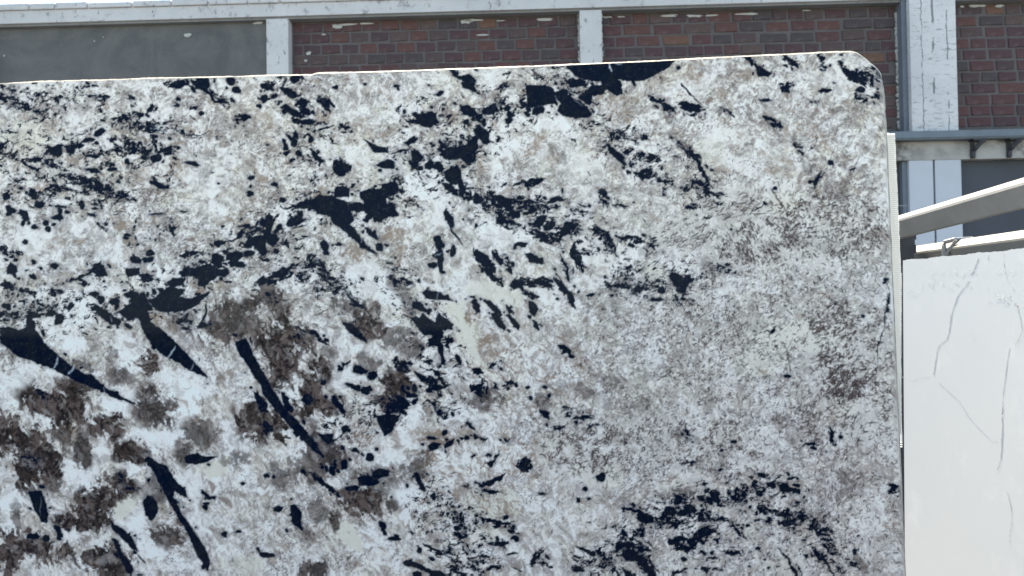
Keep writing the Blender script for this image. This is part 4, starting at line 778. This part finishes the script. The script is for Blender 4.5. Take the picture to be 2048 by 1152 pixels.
vein(zz((435,1045),(475,1085),(540,1140)), 1.4, mv, .0006, gaps=.5, seed=12); vein(zy((770,280),(800,268),(822,290)), 2, mv, .0006, gaps=.2, seed=19)
vein(zy((845,10),(845,60),(838,110)), 2.2, mv2, .0006, gaps=.2, seed=13); vein(zy((838,110),(843,180),(838,270),(835,340),(830,400),(805,470)), 2.4, mv, .0006, gaps=.12, seed=14); vein(zy((838,110),(843,180),(838,270),(835,340),(830,400)), 5, mv3, .0003, seed=15)
vein(zy((875,605),(890,660),(903,740),(905,810),(892,860),(888,960)), 2.0, mv, .0006, gaps=.12, seed=16); vein(zz((745,240),(755,205),(765,190)), 2.2, mv, .0006, gaps=.3, seed=17)
vein(zz((640,710),(655,725),(670,780)), 1.5, mv, .0006, gaps=.4, seed=18); vein(zy((318,450),(320,465)), 2, mv, .0006, seed=20)
vein(zz((918,525),(940,528),(950,535),(945,548)), 2.0, mred, .0008, name='rust_mark', seed=3); vein(zy((940,790),(950,800)), 1.8, mred, .0008, name='rust_mark', seed=5)
b = bmesh.new()
for (cx_, cy_, n_, sx, sy) in ((440, 370, 46, 90, 22), (860, 470, 40, 40, 30), (260, 440, 14, 20, 15), (500, 300, 60, 330, 10)):
    for k in range(n_):
        px_, py_ = 1748 + (cx_ + rw.gauss(0, sx)) / 3.29, 450 + (cy_ + rw.gauss(0, sy)) / 3.29
        x, z = wuv(px_, py_); s_ = .002 + .004 * rw.random(); m_ = 5
        vv = [b.verts.new((x + s_ * (.6 + rw.random()) * math.cos(6.283 * q_ / m_), -.0010 - k * 1e-6, z + .5 * s_ * (.6 + rw.random()) * math.sin(6.283 * q_ / m_))) for q_ in range(m_)]
        b.faces.new(vv)
tag(mesh_obj('resin_smear', b, msm, ws), kind='stuff')

# ------------------------------------------------------------------ rack of pale bars above and behind the white slab
rack = tag(empty('bar_rack', (0, 0, 0)), 'pale steel rack bars running towards the viewer above the white slab, on a dark post', 'rack')
def sqtube(name, p, q, s, roll, mat, par):
    p, q = Vector(p), Vector(q); d = (q - p).normalized(); side = d.cross(Vector((0, 0, 1))).normalized(); up = side.cross(d)
    b = bmesh.new(); r_ = s / 2; ends = []
    for e in (p, q):
        rg_ = []
        for k in range(4):
            for da in (-.10, .10):
                an = math.pi / 4 + k * math.pi / 2 + da + roll
                rg_.append(b.verts.new(e + side * (r_ * 1.41 * math.cos(an)) + up * (r_ * 1.41 * math.sin(an))))
        ends.append(rg_)
    for k in range(8): b.faces.new((ends[0][k], ends[0][(k + 1) % 8], ends[1][(k + 1) % 8], ends[1][k]))
    b.faces.new(ends[0]); b.faces.new(ends[1][::-1]); bmesh.ops.recalc_face_normals(b, faces=b.faces)
    return mesh_obj(name, b, mat, par)
X1 = 1.66
pa, pb = atx(1797, 455, X1), atx(2048, 386, X1 + .02); d1 = (pb - pa); pa = pa - d1.normalized() * .12; pb = pb + d1.normalized() * 1.6
sqtube('rail', pa, pb, .078, R_(-27), m_paint, rack)
X2 = 1.83
pc, pd = atx(1840, 509, X2), atx(2048, 483, X2); d2 = (pd - pc); pc = pc - d2.normalized() * .5; pd = pd + d2.normalized() * 1.5
sqtube('rail', pc, pd, .058, R_(-38), m_paint, rack)
po = atx(1816, 470, 1.70)
b = bmesh.new(); bx(b, po.x - .055, po.x + .035, po.y + .02, po.y + .09, .05, po.z + .06, .004); mesh_obj('post', b, m_dark, rack)
b = bmesh.new()
for k, dz in enumerate((.03, .0, -.03, -.06)): bx(b, po.x + .0352, po.x + .043 + .006 * (k % 2), po.y + .024 + .001 * k, po.y + .05 + .001 * k, po.z + dz - .018, po.z + dz + .02)
mesh_obj('torn_flange', b, m_dark, rack)
# bent strap clamp on the rear bar
b = bmesh.new(); cl = atx(1888, 497, X2 - .05); dn = d2.normalized()
tube(b, [cl + Vector((0, 0, -.045)), cl + Vector((0, 0, .012)), cl + Vector((.004, 0, .026)), cl + dn * .02 + Vector((.03, 0, .034)), cl + dn * .03 + Vector((.10, 0, .036))], .009, 8)
tube(b, [cl + dn * .05 + Vector((.02, 0, .03)), cl + dn * .02 + Vector((.01, 0, -.005)), cl + dn * .01 + Vector((0, 0, -.03))], .006, 6)
mesh_obj('clamp', b, m_steel, rack)
wr = atx(1797, 411, 1.75); b = bmesh.new(); tube(b, [wr + Vector((-.1, 0, 0)), wr + Vector((.05, 0, -.002))], .0022, 6); mesh_obj('wire', b, m_steel, rack)
for yy in (po.y - .1, po.y - 2.2):
    b = bmesh.new(); bar(b, (1.95, yy, .02), (2.0, yy, 1.6), .07, .07); mesh_obj('upright', b, m_dark, rack)
b = bmesh.new(); bar(b, (1.75, po.y + .2, .1), (1.75, po.y - 3.4, .1), .5, .14); mesh_obj('base_beam', b, m_dark, rack)

# ------------------------------------------------------------------ building behind
WY_ = R_(2.0)
wd = Vector((math.cos(WY_), -math.sin(WY_), 0)); WPL = Plane(Vector((0, 6.5, 0)), wd, Vector((0, 0, 1)))
def W(px, py): return WPL.uv(px, py)
bld = tag(empty('brick_warehouse', mat=WPL.mat()), 'old brick warehouse wall with white plastered columns and roof beam behind the slabs', 'building')
vtop = np.mean([W(0, 13)[1], W(200, 5)[1]]); vbeam = np.mean([W(300, 47)[1], W(860, 31)[1], W(1450, 9)[1]]); 
pj = lambda v: 1.6 + (v - 1.6) * .980
vl0 = pj(W(1920, 263)[1]); vl1 = pj(W(1920, 277)[1]); vlow = W(1920, 320)[1]
print('levels', vtop, vbeam, vl0, vl1, vlow, 'check', W(0, 50)[1], W(530, 38)[1], W(1155, 17)[1], W(1750, 3)[1], W(0, 13)[1], W(250, 3)[1])
U = lambda x, y=80: W(x, y)[0]
u_c = [(U(533), U(577)), (U(1160), U(1204)), (U(1816, 150), U(1908, 150))]
sp_ = u_c[1][0] - u_c[0][0]
uMin, uMax = U(0) - 2.2, U(2048) + 1.8
mp_ = mat_plaster('white_plaster', (.52, .515, .515), (.42, .42, .42), .85)
def M_column():
    t = NT('cracked_white_plaster'); c = t.mix(t.ramp(t.noise(1.6, 6, .65), [(.35, 0), (.65, 1)]), (.60, .60, .60), (.48, .48, .485))
    o = t.sep(t.tc.outputs['Generated']); nz = t.noise(3.5, 5, .7, map_scale=(1, 1, 1)); nz2 = t.noise(14, 4, .6)
    for cx_, wdt, gt in ((.25, .010, .38), (.49, .024, .50), (.80, .014, .47)):
        d_ = t.math('ABSOLUTE', t.math('SUBTRACT', t.math('ADD', o[0], t.math('MULTIPLY', t.math('SUBTRACT', nz2, .5), .10)), cx_))
        line = t.math('LESS_THAN', d_, wdt); line = t.math('MULTIPLY', line, t.ramp(t.noise(2.2 + cx_ * 3, 4, .6), [(gt, 0), (gt + .05, 1)]))
        c = t.mix(t.math('MULTIPLY', line, .75), c, (.09, .09, .10))
    c = t.mix(t.math('MULTIPLY', t.ramp(t.noise(26, 6, .75, map_scale=(.5, 1, 2.0)), [(.56, 0), (.64, 1)]), .75), c, (.15, .15, .15))
    t.color(c); t.rough(.9, .2); t.bump(t.noise(18, 8, .75), .5, .02); return t.m
mcol = M_column()
mgrey = NT('trowelled_grey_render')
c = mgrey.mix(mgrey.ramp(mgrey.noise(1.6, 5, .6, dist=2.5), [(.35, 0), (.62, 1)]), (.087, .089, .091), (.120, .120, .119)); c = mgrey.mix(mgrey.ramp(mgrey.noise(5, 6, .7, dist=3), [(.5, 0), (.75, .6)]), c, (.14, .137, .13))
mgrey.color(c); mgrey.rough(.85, .3); mgrey.bump(mgrey.noise(6, 6, .7, dist=2), .35, .02); mgrey = mgrey.m
mmort = mat_simple('grey_mortar', (.098, .088, .088), .95, .3, 6, bump=.4)
mdk = mat_simple('slate_grey_render', (.048, .055, .068), .8, .2, 2)
mled = mat_simple('metal_flashing', (.115, .145, .175), .6, .25, 4)
mwp = mat_simple('smooth_white_paint', (.42, .445, .49), .7, .08, 3)
mdirty = NT('stained_plaster'); c = mdirty.mix(mdirty.ramp(mdirty.noise(5, 7, .75), [(.42, 0), (.56, 1)]), (.34, .33, .31), (.10, .095, .09)); c = mdirty.mix(mdirty.ramp(mdirty.noise(2, 3), [(.45, 0), (.62, 1)]), c, (.34, .33, .315)); mdirty.color(c); mdirty.rough(.9); mdirty.bump(mdirty.noise(14, 7, .7), .6, .02); mdirty = mdirty.m
D = .10  # how far frame stands out of the infill
box('back_wall', (uMin, uMax, .13, .35, 0, vtop - .02), mmort, bld)
# roof beam with ragged lower lip and coping blocks of unequal length
box('roof_beam', (uMin, uMax, -.012, .13, vbeam + .02, vtop - .055), mp_.m, bld)
box('beam_lip', (uMin, uMax, .012, .13, vbeam, vbeam + .0195), mat_plaster('lip_shade_plaster', (.24, .245, .25), (.16, .165, .17), .6).m, bld)  # lip darkened in its plaster colour for the shade under the beam
rb = random.Random(21); xs = [uMin]; marks = [U(113, 9), U(178, 6), U(267, 3), U(345, 3)]
while xs[-1] < uMin + 50:
    nx = xs[-1] + rb.uniform(.28, .42)
    if marks and nx > marks[0] - .12: nx = marks.pop(0)
    if nx > uMax: break
    xs.append(nx)
for A_, B_ in zip(xs, xs[1:]):
    tp = vtop + rb.uniform(-.008, .010)
    b = bmesh.new(); bx(b, A_ + .006, B_ - .006, -.03, .36, vtop - .052, tp, .008); mesh_obj('coping_stone', b, mp_.m, bld)
# columns
for k, (A_, B_) in enumerate(u_c): 
    m_ = mcol if k == 2 else mp_.m
    y0_ = -.05 if k == 2 else -.006
    b = bmesh.new(); bx(b, A_, B_, y0_, .13, vl0 + .001, vbeam if k < 2 else vtop - .056, .006)
    if k == 2: bmesh.ops.translate(b, verts=b.verts, vec=(0, 0, 0))
    mesh_obj('column', b, m_, bld)
u_extra = u_c[0][0] - sp_ * .98
b = bmesh.new(); bx(b, u_extra, u_extra + .19, -.006, .13, vl0 + .001, vbeam, .006); mesh_obj('column', b, mp_.m, bld)
# side return of the wide column, its shade put into the colour, and rough mortar seams beside columns
b = bmesh.new(); bx(b, u_c[2][0] - .045, u_c[2][0] - .002, .0, .13, vl0 + .001, vbeam + .018, .004); mesh_obj('column_return', b, mat_simple('side_shade_grey', (.12, .14, .17), .8, .2, 5), bld)
msmear = mat_simple('plaster_smear', (.38, .38, .36), .9, .15, 20)
def blob(uc, vc, a_, b_, y, par, name='plaster_smear', mat=None):
    bb = bmesh.new(); m_ = 11; fr_ = []; bk_ = []
    for k in range(m_):
        t_ = 6.283 * k / m_; rr_ = .55 + .6 * rb.random()
        x_, z_ = uc + a_ * rr_ * math.cos(t_), vc + b_ * rr_ * math.sin(t_)
        fr_.append(bb.verts.new((x_, y - .006, z_))); bk_.append(bb.verts.new((x_ * 1.0, y + .004, z_)))
    bb.faces.new(fr_[::-1])
    for k in range(m_): bb.faces.new((fr_[k], fr_[(k + 1) % m_], bk_[(k + 1) % m_], bk_[k]))
    bmesh.ops.recalc_face_normals(bb, faces=bb.faces)
    return mesh_obj(name, bb, mat or msmear, par)
# brick panels: each brick its own piece
tints = [(.088, .042, .044), (.076, .040, .044), (.100, .046, .044), (.070, .042, .046), (.080, .050, .050), (.125, .062, .048), (.066, .046, .050), (.092, .056, .054), (.064, .046, .050)]
mb = []
for k, c_ in enumerate(tints):
    t = NT('brick_red'); c_ = (c_[0] * 1.05, c_[1] * 1.22, c_[2] * 1.2); kk = t.ramp(t.noise(22, 7, .75), [(.3, .72), (.7, 1.15)])
    cc = t.mix(1.0, c_, kk, 'MULTIPLY'); cc = t.mix(t.math('MULTIPLY', t.ramp(t.noise(9, 5, .7), [(.55, 0), (.68, 1)]), .45), cc, (.115, .105, .11)); t.color(cc); t.rough(.92, .2); t.bump(t.noise(60, 6, .7), .5, .006); mb.append(t.m)
BL, BH = None, None
c0 = W(900, 60); c1 = W(900, 82.2); BH = c0[1] - c1[1]; BL = W(940, 70)[0] - W(900.5, 70)[0]
print('brick', BL, BH)
variants = []
for k in range(10):
    b = bmesh.new(); L0, H0 = BL * .86, BH * .80
    bx(b, -L0 / 2, L0 / 2, 0, .05, -H0 / 2, H0 / 2, .0035 if False else 0)
    for v in b.verts: v.co += Vector((rb.uniform(-.006, .006), rb.uniform(-.003, .003), rb.uniform(-.004, .004)))
    es = [e for e in b.edges if all(v.co.y < .01 for v in e.verts)]; bmesh.ops.bevel(b, geom=es, offset=.004, segments=1, affect='EDGES')
    me_ = bpy.data.meshes.new('brick'); b.to_mesh(me_); b.free(); me_.materials.append(mb[min(k, 8)]); variants.append(me_)
wts = [10, 9, 8, 5, 6, .8, 1.6, 5, 5, 0]
def brick_panel(uA, uB, vA, vB, longb=False, stain=0):
    p = mesh_obj('brick_panel', (lambda b: (bx(b, uA, uB, .095, .129, vA, vB), b)[1])(bmesh.new()), mmort, bld)
    row = 0; v = vB - BH * .5 - .004
    while v > vA + BH * .45:
        bl = BL * (1.28 if longb and row % 3 else 1.0); u = uA + (bl * .5 if row % 2 else bl * .02) - bl * .45 + rb.uniform(-.02, .02)
        while u < uB:
            w_ = bl * rb.uniform(.93, 1.06) if not longb else bl * rb.choice([.8, 1, 1, 1.2])
            if w_ < .05: w_ = bl
            A_, B_ = max(u, uA + .012), min(u + w_, uB - .012)
            if B_ - A_ > .05:
                o = bpy.data.objects.new('brick', rb.choices(variants, wts)[0]); col.objects.link(o); o.parent = p
                o.location = ((A_ + B_) / 2, .0868 + rb.uniform(-.004, .004), v + rb.uniform(-.003, .003)); o.scale = ((B_ - A_) / BL, 1, rb.uniform(.96, 1.03)); o.rotation_euler = (0, rb.uniform(-.008, .008), 0)
            u += w_
        v -= BH; row += 1
    return p
vA = vl0 + .002
p1 = brick_panel(u_c[0][1] + .001, u_c[1][0] - .001, vA, vbeam - .001)
p2 = brick_panel(u_c[1][1] + .001, u_c[2][0] - .046, vA, vbeam - .001, True)
p3 = brick_panel(u_c[2][1] + .001, uMax, vA, vbeam - .001, True)
# plaster smears left on the top courses and along the columns
for (x_, y_, a_, b_, p) in ((668, 44, .055, .020, p1), (690, 40, .10, .010, p1), (730, 38, .09, .008, p1), (642, 60, .02, .010, p1), (930, 34, .06, .020, p1), (945, 31, .09, .012, p1), (1090, 30, .085, .014, p1), (1000, 32, .05, .006, p1), (965, 61, .06, .010, p1), (612, 98, .025, .022, p1), (606, 113, .016, .012, p1),
        (1215, 25, .05, .008, p2), (1340, 22, .09, .014, p2), (1395, 22, .09, .014, p2), (1430, 21, .08, .009, p2), (1500, 18, .10, .012, p2), (1245, 24, .04, .006, p2), (1620, 11, .05, .006, p2), (1963, 2, .09, .014, p3), (2010, 2, .05, .012, p3), (1935, 3, .02, .010, p3)):
    q_ = W(x_, y_); blob(q_[0], q_[1] - .01, a_, b_, .088, p)
for k in range(26):
    y_ = 24 + k * 9 + rb.uniform(-3, 3); 
    q_ = W(1799, y_); blob(u_c[2][0] - .05, q_[1], .010 + .012 * rb.random(), .012 + .025 * rb.random(), .082, p2)
    if y_ < 150:
        q_ = W(1157, y_); blob(u_c[1][0] - .006, q_[1], .010, .018 * (.5 + rb.random()), .084, p1); q_ = W(1207, y_); blob(u_c[1][1] + .008, q_[1], .012 * (.5 + rb.random()), .02, .084, p2); q_ = W(530, y_)
# grey rendered bay(s) at the left
box('rendered_panel', (u_extra + .192, u_c[0][0] - .002, .06, .129, vA, vbeam - .001), mgrey, bld)
box('rendered_panel', (uMin, u_extra - .002, .06, .129, vA, vbeam - .001), mgrey, bld)
for (x_, y_, a_, b_) in ((370, 66, .035, .018), (182, 78, .008, .008), (200, 70, .006, .008), (512, 42, .05, .014), (1, 108, .01, .01)):
    q_ = W(x_, y_); blob(q_[0], q_[1], a_, b_, .055, bld)
# horizontal flashing over a lower beam on scrolled brackets
b = bmesh.new(); bx(b, uMin, uMax, -.12, .13, vl1, vl0, .004); bx(b, uMin, uMax, -.132, -.1205, vl1 + .012, vl0 + .012, .003); mesh_obj('ledge_flashing', b, mled, bld)
box('lower_beam', (uMin, uMax, -.035, .13, vlow, vl1 - .001), mdirty, bld)
ub = [U(1939, 295), U(2011, 295)]; st = ub[1] - ub[0]; allb = [ub[0] + st * k for k in range(-14, 6)]
for u_ in allb:
    if u_ < uMin + .1 or u_ > uMax - .1: continue
    if u_c[2][0] - .15 < u_ < u_c[2][1] + .10: continue
    b = bmesh.new(); hb = vl1 - vlow
    tube(b, [(u_ + .0, -.05, vlow + .01), (u_, -.052, vlow + hb * .35), (u_ + .01, -.08, vlow + hb * .55), (u_ + .03, -.095, vlow + hb * .75), (u_ + .06, -.11, vl1 - .012)], .02, 8)
    bx(b, u_ - .018, u_ + .018, -.048, -.036, vlow + .004, vl1 - .01, .002); bx(b, u_ - .03, u_ + .085, -.115, -.04, vl1 - .014, vl1 - .002)
    bmesh.ops.recalc_face_normals(b, faces=b.faces); mesh_obj('ledge_bracket', b, m_dark, bld)
# lower storey: paired white pilaster boards, recess, slate coloured bays
A_, Bm, Bn, C_ = U(1816, 400), U(1864, 400), U(1868, 400), U(1920, 400)
box('pilaster_board', (A_, Bm, -.03, .13, 0, vlow - .001), mwp, bld, .003); box('pilaster_board', (Bn, C_, -.03, .13, 0, vlow - .001), mwp, bld, .003)
box('pilaster_joint', (Bm + .001, Bn - .001, .02, .13, 0, vlow - .001), m_dark, bld)
box('column_return', (U(1806, 400), A_ - .001, .0, .13, 0, vlow - .001), mat_simple('side_shade_grey_lower', (.13, .155, .19), .8, .2, 5), bld)  # lower side return, likewise coloured with the column's shade
box('rendered_panel', (C_ + .001, uMax, .05, .129, 0, vlow - .001), mdk, bld); box('rendered_panel', (uMin, U(1806, 400) - .001, .05, .129, 0, vlow - .001), mdk, bld)

# ------------------------------------------------------------------ unseen row of dark slabs, added behind the viewer to darken reflections in the polish
mblk = mat_simple('added_slab_black', (.010, .011, .012), .95, .3, 6); [n_ for n_ in mblk.node_tree.nodes if n_.type == 'BSDF_PRINCIPLED'][0].inputs['Specular IOR Level'].default_value = .04
for k, (xx, lab) in enumerate(((-6.6, 'unseen black slab added behind the viewer for reflections, leftmost of five'), (-3.3, 'unseen black slab added behind the viewer for reflections, second from left of five'), (-.0, 'unseen black slab added behind the viewer for reflections, middle of five'), (3.3, 'unseen black slab added behind the viewer for reflections, second from right of five'), (6.6, 'unseen black slab added behind the viewer for reflections, rightmost of five'))):
    b = bmesh.new(); bx(b, -1.62, 1.62, -.03, .03, 0, 1.90, .004)
    o = mesh_obj('added_black_slab', b, mblk); o.location = (xx, -3.6 + .02 * k, .02); o.rotation_euler = (R_(5), 0, 0)
    tag(o, lab, 'stone slab', 'unseen black slabs added for the reflections')
